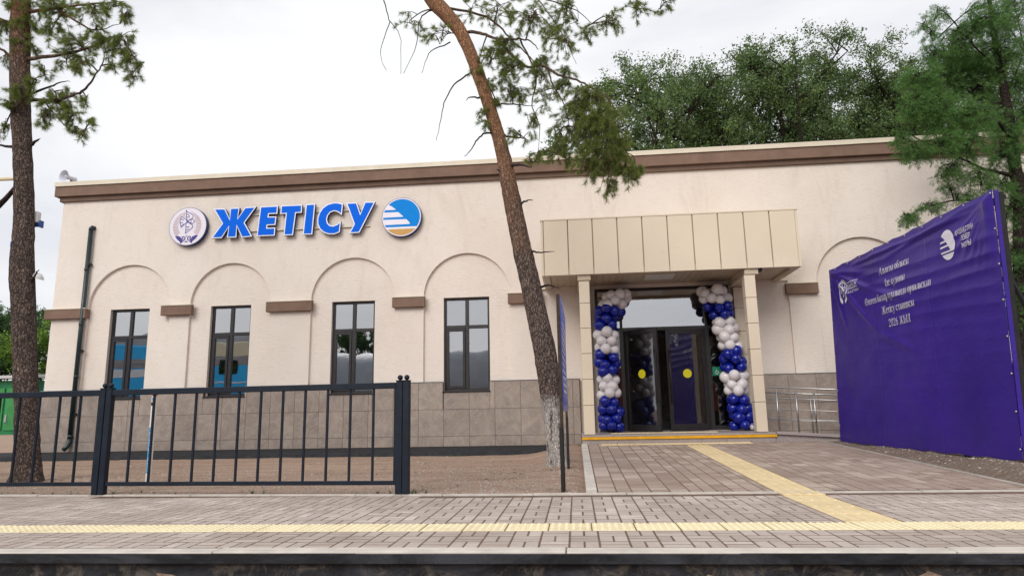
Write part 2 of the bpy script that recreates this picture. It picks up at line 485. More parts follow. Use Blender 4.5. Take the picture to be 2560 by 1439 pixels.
# ------------------------------------------------------------------ geometry helpers
class G:
    """collects faces, becomes one mesh"""
    def __init__(s):
        s.v, s.f, s.mi = [], [], []
    def add(s, vs, fs, mi=0):
        b = len(s.v)
        s.v.extend([tuple(p) for p in vs])
        s.f.extend([tuple(b + i for i in f) for f in fs])
        s.mi.extend([mi] * len(fs))
        return s
    def box(s, x0, x1, y0, y1, z0, z1, mi=0, ch=0.0):
        if ch <= 0:
            v = [(x0, y0, z0), (x1, y0, z0), (x1, y1, z0), (x0, y1, z0), (x0, y0, z1), (x1, y0, z1), (x1, y1, z1), (x0, y1, z1)]
            return s.add(v, [(0, 3, 2, 1), (4, 5, 6, 7), (0, 1, 5, 4), (1, 2, 6, 5), (2, 3, 7, 6), (3, 0, 4, 7)], mi)
        bm = bmesh.new()
        bmesh.ops.create_cube(bm, size=1.0)
        for q in bm.verts:
            q.co = Vector(((x0 + x1) / 2 + q.co.x * (x1 - x0), (y0 + y1) / 2 + q.co.y * (y1 - y0), (z0 + z1) / 2 + q.co.z * (z1 - z0)))
        bmesh.ops.bevel(bm, geom=list(bm.edges), offset=ch, segments=1, affect='EDGES', profile=0.5)
        bm.verts.index_update()
        s.add([q.co[:] for q in bm.verts], [[w.index for w in f.verts] for f in bm.faces], mi)
        bm.free()
        return s
    def quad(s, a, b, c, d, mi=0):
        return s.add([a, b, c, d], [(0, 1, 2, 3)], mi)
    def poly(s, pts2, y, mi=0, rev=False, mapf=None):
        """flat polygon in the x-z plane (or mapped)"""
        mp = mapf or (lambda a, b: (a, y, b))
        tri = mgeo.tessellate_polygon([[Vector((a, b, 0)) for a, b in pts2]])
        area = sum(pts2[i][0] * pts2[(i + 1) % len(pts2)][1] - pts2[(i + 1) % len(pts2)][0] * pts2[i][1] for i in range(len(pts2)))
        vs = [mp(a, b) for a, b in pts2]
        fs = []
        for t in tri:
            a, b, c = [pts2[i] for i in t]
            cr = (b[0] - a[0]) * (c[1] - a[1]) - (b[1] - a[1]) * (c[0] - a[0])
            t = tuple(t) if cr > 0 else tuple(reversed(t))
            fs.append(tuple(reversed(t)) if rev else t)
        return s.add(vs, fs, mi)
    def prism(s, pts2, y0, y1, mi=0, mside=None):
        """polygon in x-z pushed from y0 (front, towards -y) to y1"""
        mside = mi if mside is None else mside
        area = sum(pts2[i][0] * pts2[(i + 1) % len(pts2)][1] - pts2[(i + 1) % len(pts2)][0] * pts2[i][1] for i in range(len(pts2)))
        p = list(pts2) if area > 0 else list(reversed(pts2))
        s.poly(p, y0, mi)
        s.poly(p, y1, mside, rev=True)
        n = len(p)
        vs = [(a, y0, b) for a, b in p] + [(a, y1, b) for a, b in p]
        s.add(vs, [(i, i + n, (i + 1) % n + n, (i + 1) % n) for i in range(n)], mside)
        return s
    def tube(s, pts, rad, seg=8, mi=0, caps=True, jit=None):
        pts = [Vector(p) for p in pts]
        n = len(pts)
        if isinstance(rad, (int, float)): rad = [rad] * n
        b = len(s.v)
        up = Vector((0.13, 0.91, 0.31)).normalized()
        nrm = None
        for i, p in enumerate(pts):
            d = (pts[min(i + 1, n - 1)] - pts[max(i - 1, 0)])
            d = d.normalized() if d.length > 1e-9 else Vector((0, 0, 1))
            if nrm is None:
                nrm = up - d * up.dot(d)
                if nrm.length < 0.1: nrm = Vector((1, 0, 0)) - d * d.x
            else:
                nrm = nrm - d * nrm.dot(d)
            nrm.normalize()
            bi = d.cross(nrm)
            for k in range(seg):
                a = 2 * math.pi * k / seg
                r = rad[i] * (jit(i, k, p) if jit else 1.0)
                s.v.append(tuple(p + (nrm * math.cos(a) + bi * math.sin(a)) * r))
        for i in range(n - 1):
            for k in range(seg):
                k2 = (k + 1) % seg
                s.f.append((b + i * seg + k, b + i * seg + k2, b + (i + 1) * seg + k2, b + (i + 1) * seg + k))
                s.mi.append(mi)
        if caps:
            s.f.append(tuple(b + k for k in reversed(range(seg)))); s.mi.append(mi)
            s.f.append(tuple(b + (n - 1) * seg + k for k in range(seg))); s.mi.append(mi)
        return s
    def lathe(s, prof, c=(0, 0, 0), axis=(0, 0, 1), seg=20, mi=0):
        c, ax = Vector(c), Vector(axis).normalized()
        a = ax.orthogonal().normalized()
        b2 = ax.cross(a)
        b = len(s.v)
        for r, h in prof:
            for k in range(seg):
                t = 2 * math.pi * k / seg
                s.v.append(tuple(c + ax * h + (a * math.cos(t) + b2 * math.sin(t)) * r))
        for i in range(len(prof) - 1):
            for k in range(seg):
                k2 = (k + 1) % seg
                s.f.append((b + i * seg + k, b + i * seg + k2, b + (i + 1) * seg + k2, b + (i + 1) * seg + k)); s.mi.append(mi)
        return s
    def mesh(s, name, mats, smooth=False):
        me = bpy.data.meshes.new(name)
        me.from_pydata(s.v, [], s.f)
        for m in mats: me.materials.append(MAT[m] if isinstance(m, str) else m)
        if len(mats) > 1: me.polygons.foreach_set('material_index', s.mi)
        if smooth: me.polygons.foreach_set('use_smooth', [True] * len(s.f))
        me.update()
        return me

def link(name, me, parent=None, loc=None, rot=None):
    o = bpy.data.objects.new(name, me)
    COL.objects.link(o)
    if parent is not None: o.parent = parent
    if loc is not None: o.location = loc
    if rot is not None: o.rotation_euler = rot
    return o
def tag(o, label=None, cat=None, group=None, kind=None):
    for k, v in (('label', label), ('category', cat), ('group', group), ('kind', kind)):
        if v: o[k] = v
    return o
def thing(name, label, cat, loc=(0, 0, 0), group=None):
    o = bpy.data.objects.new(name, None)
    o.empty_display_size = 0.2
    COL.objects.link(o)
    o.location = loc
    return tag(o, label, cat, group)
def part(name, g, mats, parent, smooth=False, label=None):
    if isinstance(mats, str): mats = [mats]
    o = link(name, g.mesh(name, mats, smooth), parent)
    if parent is not None:                       # geometry is written in world coordinates
        o.matrix_parent_inverse = Matrix.Identity(4)
        o.location = -world_loc(parent)
    if label: o['label'] = label
    return o
def world_loc(o):
    p = Vector(o.location)
    q = o.parent
    while q is not None:
        p += q.location
        q = q.parent
    return p
def fast_mesh(name, verts, k, mats):
    """verts: (n*k,3) array, faces of k corners each, nothing shared"""
    verts = np.ascontiguousarray(verts, dtype=np.float32)
    nv = len(verts)
    nf = nv // k
    me = bpy.data.meshes.new(name)
    me.vertices.add(nv)
    me.vertices.foreach_set('co', verts.ravel())
    me.loops.add(nv)
    me.loops.foreach_set('vertex_index', np.arange(nv, dtype=np.int32))
    me.polygons.add(nf)
    me.polygons.foreach_set('loop_start', np.arange(0, nv, k, dtype=np.int32))
    for m in mats: me.materials.append(MAT[m])
    me.update(calc_edges=True)
    return me
def lerp_path(pts, n):
    """resample a polyline smoothly (Catmull-Rom)"""
    P = [Vector(p) for p in pts]
    out = []
    m = len(P) - 1
    for i in range(n):
        t = i / (n - 1) * m
        k = min(int(t), m - 1)
        u = t - k
        p0, p1, p2, p3 = P[max(k - 1, 0)], P[k], P[k + 1], P[min(k + 2, m)]
        out.append(0.5 * ((2 * p1) + (p2 - p0) * u + (2 * p0 - 5 * p1 + 4 * p2 - p3) * u * u + (3 * p1 - p0 - 3 * p2 + p3) * u ** 3))
    return out
def circle(cx, cz, r, n=48, a0=0.0, a1=2 * math.pi):
    return [(cx + r * math.cos(a0 + (a1 - a0) * i / n), cz + r * math.sin(a0 + (a1 - a0) * i / n)) for i in range(n + (0 if abs(a1 - a0 - 2 * math.pi) < 1e-6 else 1))]
def clip_convex(poly, clip):
    out = list(poly)
    n = len(clip)
    for i in range(n):
        a, b = clip[i], clip[(i + 1) % n]
        inp, out = out, []
        side = lambda p: (b[0] - a[0]) * (p[1] - a[1]) - (b[1] - a[1]) * (p[0] - a[0])
        for j in range(len(inp)):
            p, q = inp[j - 1], inp[j]
            sp, sq = side(p), side(q)
            if (sp >= 0) != (sq >= 0):
                t = sp / (sp - sq)
                out.append((p[0] + (q[0] - p[0]) * t, p[1] + (q[1] - p[1]) * t))
            if sq >= 0: out.append(q)
        if not out: return []
    return out
def offset_poly(p, d, lim=2.2):
    area = sum(p[i][0] * p[(i + 1) % len(p)][1] - p[(i + 1) % len(p)][0] * p[i][1] for i in range(len(p)))
    if area < 0: p = list(reversed(p))
    n = len(p)
    out = []
    for i in range(n):
        a, b, c = Vector(p[i - 1]), Vector(p[i]), Vector(p[(i + 1) % n])
        e1, e2 = (b - a).normalized(), (c - b).normalized()
        n1, n2 = Vector((e1.y, -e1.x)), Vector((e2.y, -e2.x))
        m = n1 + n2
        if m.length < 1e-6: m = n1
        m.normalize()
        k = min(lim, 1.0 / max(0.2, m.dot(n1)))
        out.append(tuple(b + m * d * k))
    return out
def stroke(g, pts, w, mapf, closed=False, z0=0.0, mi=0):
    """flat ribbon along 2-D points; mapf(a,b,lift)"""
    n = len(pts)
    for i in range(n if closed else n - 1):
        a, b = Vector(pts[i]), Vector(pts[(i + 1) % n])
        d = (b - a)
        if d.length < 1e-6: continue
        d.normalize()
        q = Vector((-d.y, d.x)) * w / 2
        a2, b2 = a - d * w * 0.3, b + d * w * 0.3
        lift = z0 + (i % 3) * 0.0003
        g.quad(mapf(*(a2 - q), lift), mapf(*(b2 - q), lift), mapf(*(b2 + q), lift), mapf(*(a2 + q), lift), mi)
def text_mesh2(body, width=None, height=None, bold=0.0, align='LEFT'):
    """returns (verts2d, faces) of a text in the x-y plane, scaled to a width and cap height"""
    cu = bpy.data.curves.new('lettering', 'FONT')
    cu.body = body
    cu.size = 1.0
    cu.align_x = align
    cu.offset = bold
    cu.resolution_u = 4
    o = bpy.data.objects.new('lettering', cu)
    COL.objects.link(o)
    dg = bpy.context.evaluated_depsgraph_get()
    me = bpy.data.meshes.new_from_object(o.evaluated_get(dg))
    vs = [(v.co.x, v.co.y) for v in me.vertices]
    fs = [tuple(p.vertices) for p in me.polygons]
    bpy.data.objects.remove(o)
    bpy.data.meshes.remove(me)
    bpy.data.curves.remove(cu)
    if not vs: return [], []
    x0, x1 = min(v[0] for v in vs), max(v[0] for v in vs)
    sx = width / (x1 - x0) if width else 1.0
    sy = height / 0.73 if height else sx
    return [((v[0] - x0) * sx, v[1] * sy) for v in vs], fs

# ------------------------------------------------------------------ ground, track bed, platform, walkway
PLAT_Z = 0.0
def walk_z(y):
    t = min(1.0, max(0.0, (y + 7.9) / 6.0))
    return 0.012 + 0.195 * t
def kerb_y(x):
    return -8.06 + (0.055 * min(0.0, x + 1.2) * -1.0)          # the platform kerb drifts away to the left
def ground_z(x, y):
    n = mnoise.noise(Vector((x * 0.9, y * 1.3, 0.0))) * 0.022 + mnoise.noise(Vector((x * 3.1, y * 3.7, 4.0))) * 0.014
    if y < -10.93:
        return -0.62 + n
    if y < kerb_y(x) + 0.04:
        return -0.12
    z = n * min(1.0, (y - kerb_y(x)) / 0.8)
    wz = walk_z(y)
    if x > -1.1:
        if x < 0.05:
            t = (x + 1.1) / 1.15
            z += (wz - 0.03) * t * t * (3 - 2 * t)
        elif x < 4.62:
            z = wz - 0.07
        else:
            t = min(1.0, max(0.0, (x - 4.72) / 0.36))
            t = t * t * (3 - 2 * t)
            z = (wz - 0.02) * (1 - t) + t * (max(wz, 0.185) + n * 1.2)
            if x > 9: z *= max(0.0, 1 - (x - 9) / 8)
    if y > -1.3: z -= 0.03
    return z
def axis(lo, hi, step, far):
    a = list(np.arange(lo, hi + 1e-6, step))
    s, q = step, []
    e = hi
    while e < far:
        s *= 1.5; e += s; q.append(e)
    s, p = step, []
    e = lo
    while e > -far:
        s *= 1.5; e -= s; p.append(e)
    return list(reversed(p)) + a + q
xs = axis(-14.0, 9.0, 0.16, 900)
ys = sorted(axis(-8.6, 0.5, 0.13, 900) + [-10.90, -10.94])
g = G()
for yy in ys:
    for xx in xs:
        g.v.append((xx, yy, ground_z(xx, yy)))
nx = len(xs)
for j in range(len(ys) - 1):
    for i in range(nx - 1):
        g.f.append((j * nx + i, j * nx + i + 1, (j + 1) * nx + i + 1, (j + 1) * nx + i)); g.mi.append(0)
tag(link('ground', g.mesh('ground', ['ground'], True)), 'bare brown trodden earth in front of the station', None, kind='structure')

# loose stones on the earth: uncountable, one object
pts = []
for _ in range(14000):
    u = rnd.random()
    if u < 0.8:
        x, y = rnd.uniform(-13.5, 0.0), -7.95 + abs(rnd.gauss(0, 1.0)) ** 1.2 * 2.2
    else:
        x, y = rnd.uniform(4.7, 8.5), rnd.uniform(-8.0, -2.0)
    if y > -1.25 or y < kerb_y(x) + 0.16: continue
    pts.append((x, y, ground_z(x, y), rnd.uniform(0.005, 0.016) * (2.0 if rnd.random() < 0.08 else 1)))
tv = []
for x, y, z, r in pts:
    P = [Vector((x + r * rnd.uniform(.7, 1.3) * math.cos(a), y + r * rnd.uniform(.7, 1.3) * math.sin(a), z - 0.002)) for a in (0.3 + rnd.random(), 2.4 + rnd.random() * .5, 4.4 + rnd.random() * .5)]
    T = Vector((x + rnd.uniform(-.3, .3) * r, y + rnd.uniform(-.3, .3) * r, z + r * rnd.uniform(.5, .9)))
    for i in range(3): tv += [P[i], P[(i + 1) % 3], T]
tag(link('gravel', fast_mesh('gravel', np.array([v[:] for v in tv]), 3, ['concrete'])), 'small loose stones scattered over the bare earth', None, kind='stuff')

# fallen needles and twigs under the two pines
tv = []
for _ in range(5200):
    if rnd.random() < 0.6: x, y = -0.6 + rnd.gauss(0, 1.5), -5.0 + rnd.gauss(0, 1.3)
    else: x, y = -8.0 + rnd.gauss(0, 1.6), -6.0 + rnd.gauss(0, 0.9)
    if x > 0.02 or y < kerb_y(x) + 0.14 or y > -1.3: continue
    a, L, w = rnd.uniform(0, 6.28), rnd.uniform(0.03, 0.08), rnd.uniform(0.0015, 0.004)
    if rnd.random() < 0.03: L, w = rnd.uniform(.12, .3), .009
    z = ground_z(x, y) + 0.006
    c, s = math.cos(a), math.sin(a)
    tv += [(x - s * w, y + c * w, z), (x + s * w, y - c * w, z), (x + c * L, y + s * L, z + rnd.uniform(0, .008))]
tag(link('needle_litter', fast_mesh('needle_litter', np.array(tv), 3, ['rusty_iron'])), 'fallen pine needles and twigs lying on the earth', None, kind='stuff')

# small weeds along the asphalt edge and the kerb
tv = []
for _ in range(60):
    if rnd.random() < 0.6: x, y = rnd.uniform(-13, -0.6), -1.24 - abs(rnd.gauss(0, .1))
    else: x, y = rnd.uniform(-13, -0.2), 0
    if y == 0: y = kerb_y(x) + 0.12 + abs(rnd.gauss(0, .12))
    z = ground_z(x, y)
    hgt = rnd.uniform(.03, .10)
    for _k in range(rnd.randrange(6, 16)):
        a, tlt = rnd.uniform(0, 6.28), rnd.uniform(.2, 1.0)
        c, s = math.cos(a), math.sin(a)
        w = .004
        tv += [(x - s * w, y + c * w, z), (x + s * w, y - c * w, z), (x + c * hgt * tlt, y + s * hgt * tlt, z + hgt * rnd.uniform(.5, 1))]
tag(link('weeds', fast_mesh('weeds', np.array(tv), 3, ['dark_leaf'])), 'sparse small weeds along the asphalt edge and kerb', None, kind='stuff')

# asphalt apron along the foot of the wall
g = G()
N = 60
for i in range(N + 1):
    x = -14.2 + (14.25) * i / N
    e = 0.05 * mnoise.noise(Vector((x * 1.7, 3, 0)))
    g.v += [(x, 0.05, 0.125), (x, -0.55, 0.095), (x, -1.16 + e, 0.066), (x, -1.20 + e * 1.4, -0.05)]
for i in range(N):
    for k in range(3):
        g.f.append((i * 4 + k, i * 4 + k + 1, (i + 1) * 4 + k + 1, (i + 1) * 4 + k)); g.mi.append(0)
tag(link('asphalt_apron', g.mesh('asphalt_apron', ['asphalt'], True)), 'dark asphalt strip along the foot of the station wall', None, kind='structure')

# platform
platform = bpy.data.objects.new('platform', None)
COL.objects.link(platform)
tag(platform, 'paved railway platform with pale block paving and yellow tactile line', None, kind='structure')
XL, XR = -14.5, 9.5
g = G()
g.add([(XL, -10.82, -0.0018), (XR, -10.82, -0.0018), (XR, kerb_y(XR), -0.0018), (-1.2, kerb_y(-1.2), -0.0018), (XL, kerb_y(XL), -0.0018)], [(0, 1, 2, 3, 4)])
part('bedding', g, ['sand_joint'], platform)
# coping slabs with a white edge and the tarred wall under them
x = XL
while x < XR:
    L = 2.4
    g = G().box(x + 0.004, x + L - 0.004, -10.955, -10.815, -0.070, -0.002 + rnd.uniform(-0.002, 0.002), 0, 0.006)
    o = part('coping_slab', g, ['concrete_white'], platform)
    x += L
g2 = G()
for i in range(48):
    a, b = XL + (XR - XL) * i / 48, XL + (XR - XL) * (i + 1) / 48
    g2.box(a, b, -10.975, -10.9555, -0.072, -0.010 - rnd.uniform(0, 0.004))
part('tarred_edge', g2, ['edge_wall'], platform)
g = G()
nxw, nzw = 160, 9
for j in range(nzw):
    for i in range(nxw + 1):
        xx = XL + (XR - XL) * i / nxw
        zz = -0.06 - 0.60 * j / (nzw - 1)
        g.v.append((xx, -10.91 + 0.018 * mnoise.noise(Vector((xx * 3, zz * 6, 1))), zz))
for j in range(nzw - 1):
    for i in range(nxw):
        a = j * (nxw + 1) + i
        g.f.append((a, a + nxw + 1, a + nxw + 2, a + 1)); g.mi.append(0)
part('platform_wall', g, ['edge_wall'], platform, True)
# kerb between platform and earth
xk = XL
while xk < XR:
    L = 1.0
    a, b = xk + 0.004, xk + L - 0.004
    ya, yb = kerb_y(a), kerb_y(b)
    w = 0.085
    z1 = 0.012 + rnd.uniform(-0.002, 0.003)
    g = G().add([(a, ya, -.1), (b, yb, -.1), (b, yb + w, -.1), (a, ya + w, -.1), (a, ya + .006, z1), (b, yb + .006, z1), (b, yb + w - .008, z1), (a, ya + w - .008, z1)],
                [(0, 3, 2, 1), (4, 5, 6, 7), (0, 1, 5, 4), (1, 2, 6, 5), (2, 3, 7, 6), (3, 0, 4, 7)])
    part('kerb_stone', g, ['concrete_white'], platform)
    xk += L

def paver_geo(w, d, h=0.05, ch=0.003, j=0.0065, jy=0.011):
    g = G()
    w, d = w / 2 - j, d / 2 - jy
    b = [(-w, -d, -h), (w, -d, -h), (w, d, -h), (-w, d, -h), (-w, -d, -ch), (w, -d, -ch), (w, d, -ch), (-w, d, -ch),
         (-w + ch, -d + ch, 0), (w - ch, -d + ch, 0), (w - ch, d - ch, 0), (-w + ch, d - ch, 0)]
    g.add(b, [(0, 1, 5, 4), (1, 2, 6, 5), (2, 3, 7, 6), (3, 0, 4, 7), (4, 5, 9, 8), (5, 6, 10, 9), (6, 7, 11, 10), (7, 4, 8, 11), (8, 9, 10, 11)])
    return g
def lay(parent, name, spots, mat, nearest=300):
    """spots: (x, y, z, w, d, tiltx, tilty); the nearest to the viewer are single objects, the rest one mesh"""
    def size_key(s):
        v = Vector((s[0], s[1], s[2])) - CAM
        dep = v.dot(_f)
        if dep < 0.3: return 1e9
        px = FPX * v.dot(_r2) / dep
        out = max(0.0, abs(px) - 1290)
        return v.length + out * 0.05
    spots = sorted(spots, key=size_key)
    shared = {}
    for s in spots[:nearest]:
        k = (round(s[3], 3), round(s[4], 3))
        if k not in shared: shared[k] = paver_geo(*k).mesh(name, [mat])
        link(name, shared[k], parent, (s[0], s[1], s[2]), (s[5], s[6], 0))
    gg = G()
    for s in spots[nearest:]:
        pg = paver_geo(s[3], s[4])
        gg.add([(s[0] + a, s[1] + b, s[2] + c + a * -s[6] + b * s[5]) for a, b, c in pg.v], pg.f)
    if gg.v:
        o = part(name, gg, [mat], parent)
        tag(o, kind='stuff')
# basket-weave blocks, either side of the tactile line
TY0, TY1 = -10.20, -9.875
GX0, GX1 = 2.06, 2.48
cell = 0.206
spots = []
def weave(y0, rows, up):
    nxc = int((XR - XL) / cell)
    for r in range(rows):
        for i in range(nxc):
            cx = XL + (i + 0.5) * cell
            cy = y0 + (r + 0.5) * cell if up else y0 - (r + 0.5) * cell
            if cy + cell / 2 > kerb_y(cx) + 0.012: continue
            for k in (-1, 1):
                z = rnd.uniform(-0.0006, 0.0012)
                tx, ty = rnd.gauss(0, 0.004), rnd.gauss(0, 0.004)
                if (i + r) % 2: q = (cx, cy + k * cell / 4, cell, cell / 2)
                else: q = (cx + k * cell / 4, cy, cell / 2, cell)
                a, b = q[0] - q[2] / 2, q[0] + q[2] / 2
                if up and b > GX0 and a < GX1:               # cut round the tactile path
                    if a < GX0 - .03: b = GX0 - .004
                    elif b > GX1 + .03: a = GX1 + .004
                    else: continue
                spots.append(((a + b) / 2, q[1], z, round(b - a, 3), q[3], tx, ty))
weave(TY1 + 0.006, 11, True)
weave(TY0 - 0.006, 3, False)
lay(platform, 'paver', spots, 'platform_paver')

# tactile line: domed tiles along the edge
def dome_tile(w, d, n, m, ribs=False):
    g = paver_geo(w, d, 0.05, 0.004, 0.003, 0.003)
    if ribs:
        for i in range(4):
            x = -w / 2 + w * (i + 0.5) / 4
            a, b = 0.02, 0.011
            y0, y1 = -d / 2 + 0.012, d / 2 - 0.012
            g.add([(x - a, y0, -.001), (x + a, y0, -.001), (x + a, y1, -.001), (x - a, y1, -.001), (x - b, y0 + .01, .006), (x + b, y0 + .01, .006), (x + b, y1 - .01, .006), (x - b, y1 - .01, .006)],
                  [(4, 5, 6, 7), (0, 1, 5, 4), (1, 2, 6, 5), (2, 3, 7, 6), (3, 0, 4, 7)])
    else:
        for i in range(n):
            for j in range(m):
                x, y = -w / 2 + w * (i + .5) / n, -d / 2 + d * (j + .5) / m
                r0, r1 = 0.017, 0.009
                vs = [(x + r0 * math.cos(t), y + r0 * math.sin(t), -.001) for t in (0, 1.047, 2.094, 3.142, 4.189, 5.236)] + [(x + r1 * math.cos(t), y + r1 * math.sin(t), .006) for t in (0, 1.047, 2.094, 3.142, 4.189, 5.236)]
                g.add(vs, [(6, 7, 8, 9, 10, 11)] + [(k, (k + 1) % 6, (k + 1) % 6 + 6, k + 6) for k in range(6)])
    return g
strip = link('tactile_line', None, platform)
me = dome_tile(0.33, TY1 - TY0, 6, 6).mesh('tactile_tile', ['tactile_pale'])
x = XL + 0.1
while x < XR:
    link('tactile_tile', me, strip, (x, (TY0 + TY1) / 2, 0.002 + rnd.uniform(-.001, .001)), (rnd.gauss(0, .004), 0, rnd.gauss(0, .003)))
    x += 0.333

# entrance walkway, rising from the platform to the porch
walkway = bpy.data.objects.new('walkway', None)
COL.objects.link(walkway)
tag(walkway, 'paved walkway rising from the platform to the entrance', None, kind='structure')
WX0, WX1 = 0.20, 4.66
g = G()
yy = [-7.96 + i * 0.3 for i in range(22)] + [-1.75]
for a, b in zip(yy[:-1], yy[1:]):
    b = min(b, -1.75)
    if b <= a: continue
    g.add([(WX0 - .02, a, walk_z(a) - .0018), (WX1 + .02, a, walk_z(a) - .0018), (WX1 + .02, b, walk_z(b) - .0018), (WX0 - .02, b, walk_z(b) - .0018)], [(0, 1, 2, 3)])
part('bedding', g, ['sand_joint'], walkway)
GX0, GX1 = 2.06, 2.48
spots = []
slope = math.atan2(0.195, 6.0)
x = WX0
widths = []
while x < WX1 - 0.05:
    w = rnd.choice((0.205, 0.205, 0.165, 0.145))
    w = min(w, WX1 - x)
    y = -7.95 + rnd.uniform(-0.08, 0.0)
    while y < -1.80:
        d = rnd.choice((0.145, 0.205, 0.205, 0.265))
        ya, yb = max(y, -7.955), min(y + d, -1.765)
        segs = [(x, x + w)]
        if x + w > GX0 and x < GX1:
            segs = []
            if GX0 - x > 0.05: segs.append((x, GX0 - .004))
            if x + w - GX1 > 0.05: segs.append((GX1 + .004, x + w))
        if yb - ya > 0.04:
            cy = (ya + yb) / 2
            for a, b in segs:
                if cy > -2.26 and 0.5 < (a + b) / 2 < 3.4 and cy > -2.26: 
                    if cy > -2.09: continue
                spots.append(((a + b) / 2, cy, walk_z(cy) + rnd.uniform(-.0006, .0012), round(b - a, 3), round(yb - ya, 3), slope + rnd.gauss(0, .003), rnd.gauss(0, .003)))
        y += d
    x += w
lay(walkway, 'paver', spots, 'walkway_paver')
y = -7.96
while y < -1.76:
    y2 = min(y + 0.8, -1.76)
    for x0, nm in ((0.075, 'kerb_stone'), (WX1 + 0.005, 'kerb_stone')):
        wd = 0.115 if x0 < 1 else 0.07
        up = 0.02 if x0 < 1 else 0.004
        za, zb = walk_z(y) + up, walk_z(y2) + up
        a, b = y + .004, y2 - .004
        g = G().add([(x0, a, za - .25), (x0 + wd, a, za - .25), (x0 + wd, b, zb - .25), (x0, b, zb - .25), (x0, a, za), (x0 + wd, a, za), (x0 + wd, b, zb), (x0, b, zb)],
                    [(0, 3, 2, 1), (4, 5, 6, 7), (0, 1, 5, 4), (1, 2, 6, 5), (2, 3, 7, 6), (3, 0, 4, 7)])
        part(nm, g, ['concrete_white' if x0 < 1 else 'concrete'], walkway)
    y = y2
guide = link('tactile_path', None, walkway)
me = dome_tile(GX1 - GX0, 0.40, 5, 5, True).mesh('tactile_tile', ['tactile_yellow'])
y = TY1 + 0.21
while y < -2.3:
    z = (0.002 if y < kerb_y(2) else walk_z(y) + 0.002) if abs(y - kerb_y(2)) > .2 else 0.014
    link('tactile_tile', me, guide, ((GX0 + GX1) / 2, y, z), (slope if y > -7.8 else 0.0, 0, 0))
    y += 0.402
me = dome_tile(0.32, 0.30, 6, 6).mesh('tactile_tile', ['tactile_yellow'])
for i in range(9):
    xx = 0.62 + i * 0.322
    link('tactile_tile', me, guide, (xx, -1.93, walk_z(-1.93) + .003), (slope, 0, 0))

# ------------------------------------------------------------------ station building
BX0, BX1, BD = -13.15, 19.0, 8.0            # left corner, right end, depth
WTOP = 6.56
PL = 1.60                                   # top of the plinth
RY = 0.07                                   # recess of the arch panels
ARCH = [(-11.09, 1.10), (-8.44, 1.04), (-5.32, 1.05), (-2.515, 1.05), (6.62, 1.05), (9.75, 1.05), (12.9, 1.05), (16.0, 1.05)]
SPR = 3.63
station = thing('station_building', 'cream single-storey railway station with arched windows, brown cornice and stone-tiled plinth', 'building', (0, 0, 0))

# front skin with arch openings and the entrance bay cut out
def front_outline():
    p = [(BX0, PL)]
    holes = [(c - r, c + r, c, r) for c, r in ARCH]
    holes.append((-0.72, 4.93, None, None))
    holes.sort()
    for a, b, c, r in holes:
        p.append((a, PL))
        if c is None:
            p += [(a, 3.72), (b, 3.72)]
        else:
            p += [(c + r * math.cos(t), SPR + r * math.sin(t)) for t in [math.pi - math.pi * i / 28 for i in range(29)]]
        p.append((b, PL))
    p += [(BX1, PL), (BX1, WTOP), (BX0, WTOP)]
    return p
g = G().prism(front_outline(), 0.0, RY)
part('facade_wall', g, ['stucco'], station)

WINS = [(-11.62, -10.58), (-8.965, -7.925), (-5.86, -4.785), (-3.09, -1.985), (6.09, 7.15), (9.22, 10.28), (12.37, 13.43), (15.47, 16.53)]
WZ0, WZ1 = 1.385, 3.605
DX0, DX1, DZ0, DZ1 = 0.52, 3.61, 0.39, 3.69
def holed_wall(x0, x1, z0, z1, holes, yf, yb, g, mi=0):
    X = sorted({x0, x1, *[h[0] for h in holes], *[h[1] for h in holes]})
    Z = sorted({z0, z1, *[min(max(h[2], z0), z1) for h in holes], *[min(max(h[3], z0), z1) for h in holes]})
    X = [x for x in X if x0 <= x <= x1]
    for i in range(len(X) - 1):
        for j in range(len(Z) - 1):
            cx, cz = (X[i] + X[i + 1]) / 2, (Z[j] + Z[j + 1]) / 2
            if any(h[0] < cx < h[1] and h[2] < cz < h[3] for h in holes): continue
            a, b, c, d = X[i], X[i + 1], Z[j], Z[j + 1]
            g.quad((a, yf, c), (b, yf, c), (b, yf, d), (a, yf, d), mi)
            g.quad((b, yb, c), (a, yb, c), (a, yb, d), (b, yb, d), mi)
    for h in holes:
        a, b, c, d = h[0], h[1], max(h[2], z0), min(h[3], z1)
        g.quad((a, yf, c), (a, yf, d), (a, yb, d), (a, yb, c), mi)
        g.quad((b, yf, d), (b, yf, c), (b, yb, c), (b, yb, d), mi)
        if h[3] <= z1: g.quad((a, yf, d), (b, yf, d), (b, yb, d), (a, yb, d), mi)
        if h[2] >= z0: g.quad((b, yf, c), (a, yf, c), (a, yb, c), (b, yb, c), mi)
    return g
holes = [(a, b, WZ0, WZ1) for a, b in WINS] + [(DX0, DX1, DZ0, DZ1)]
g = holed_wall(BX0 + 0.01, BX1 - 0.01, 0.0, 5.2, holes, RY + 0.001, 0.32, G())
part('recessed_wall', g, ['stucco'], station)
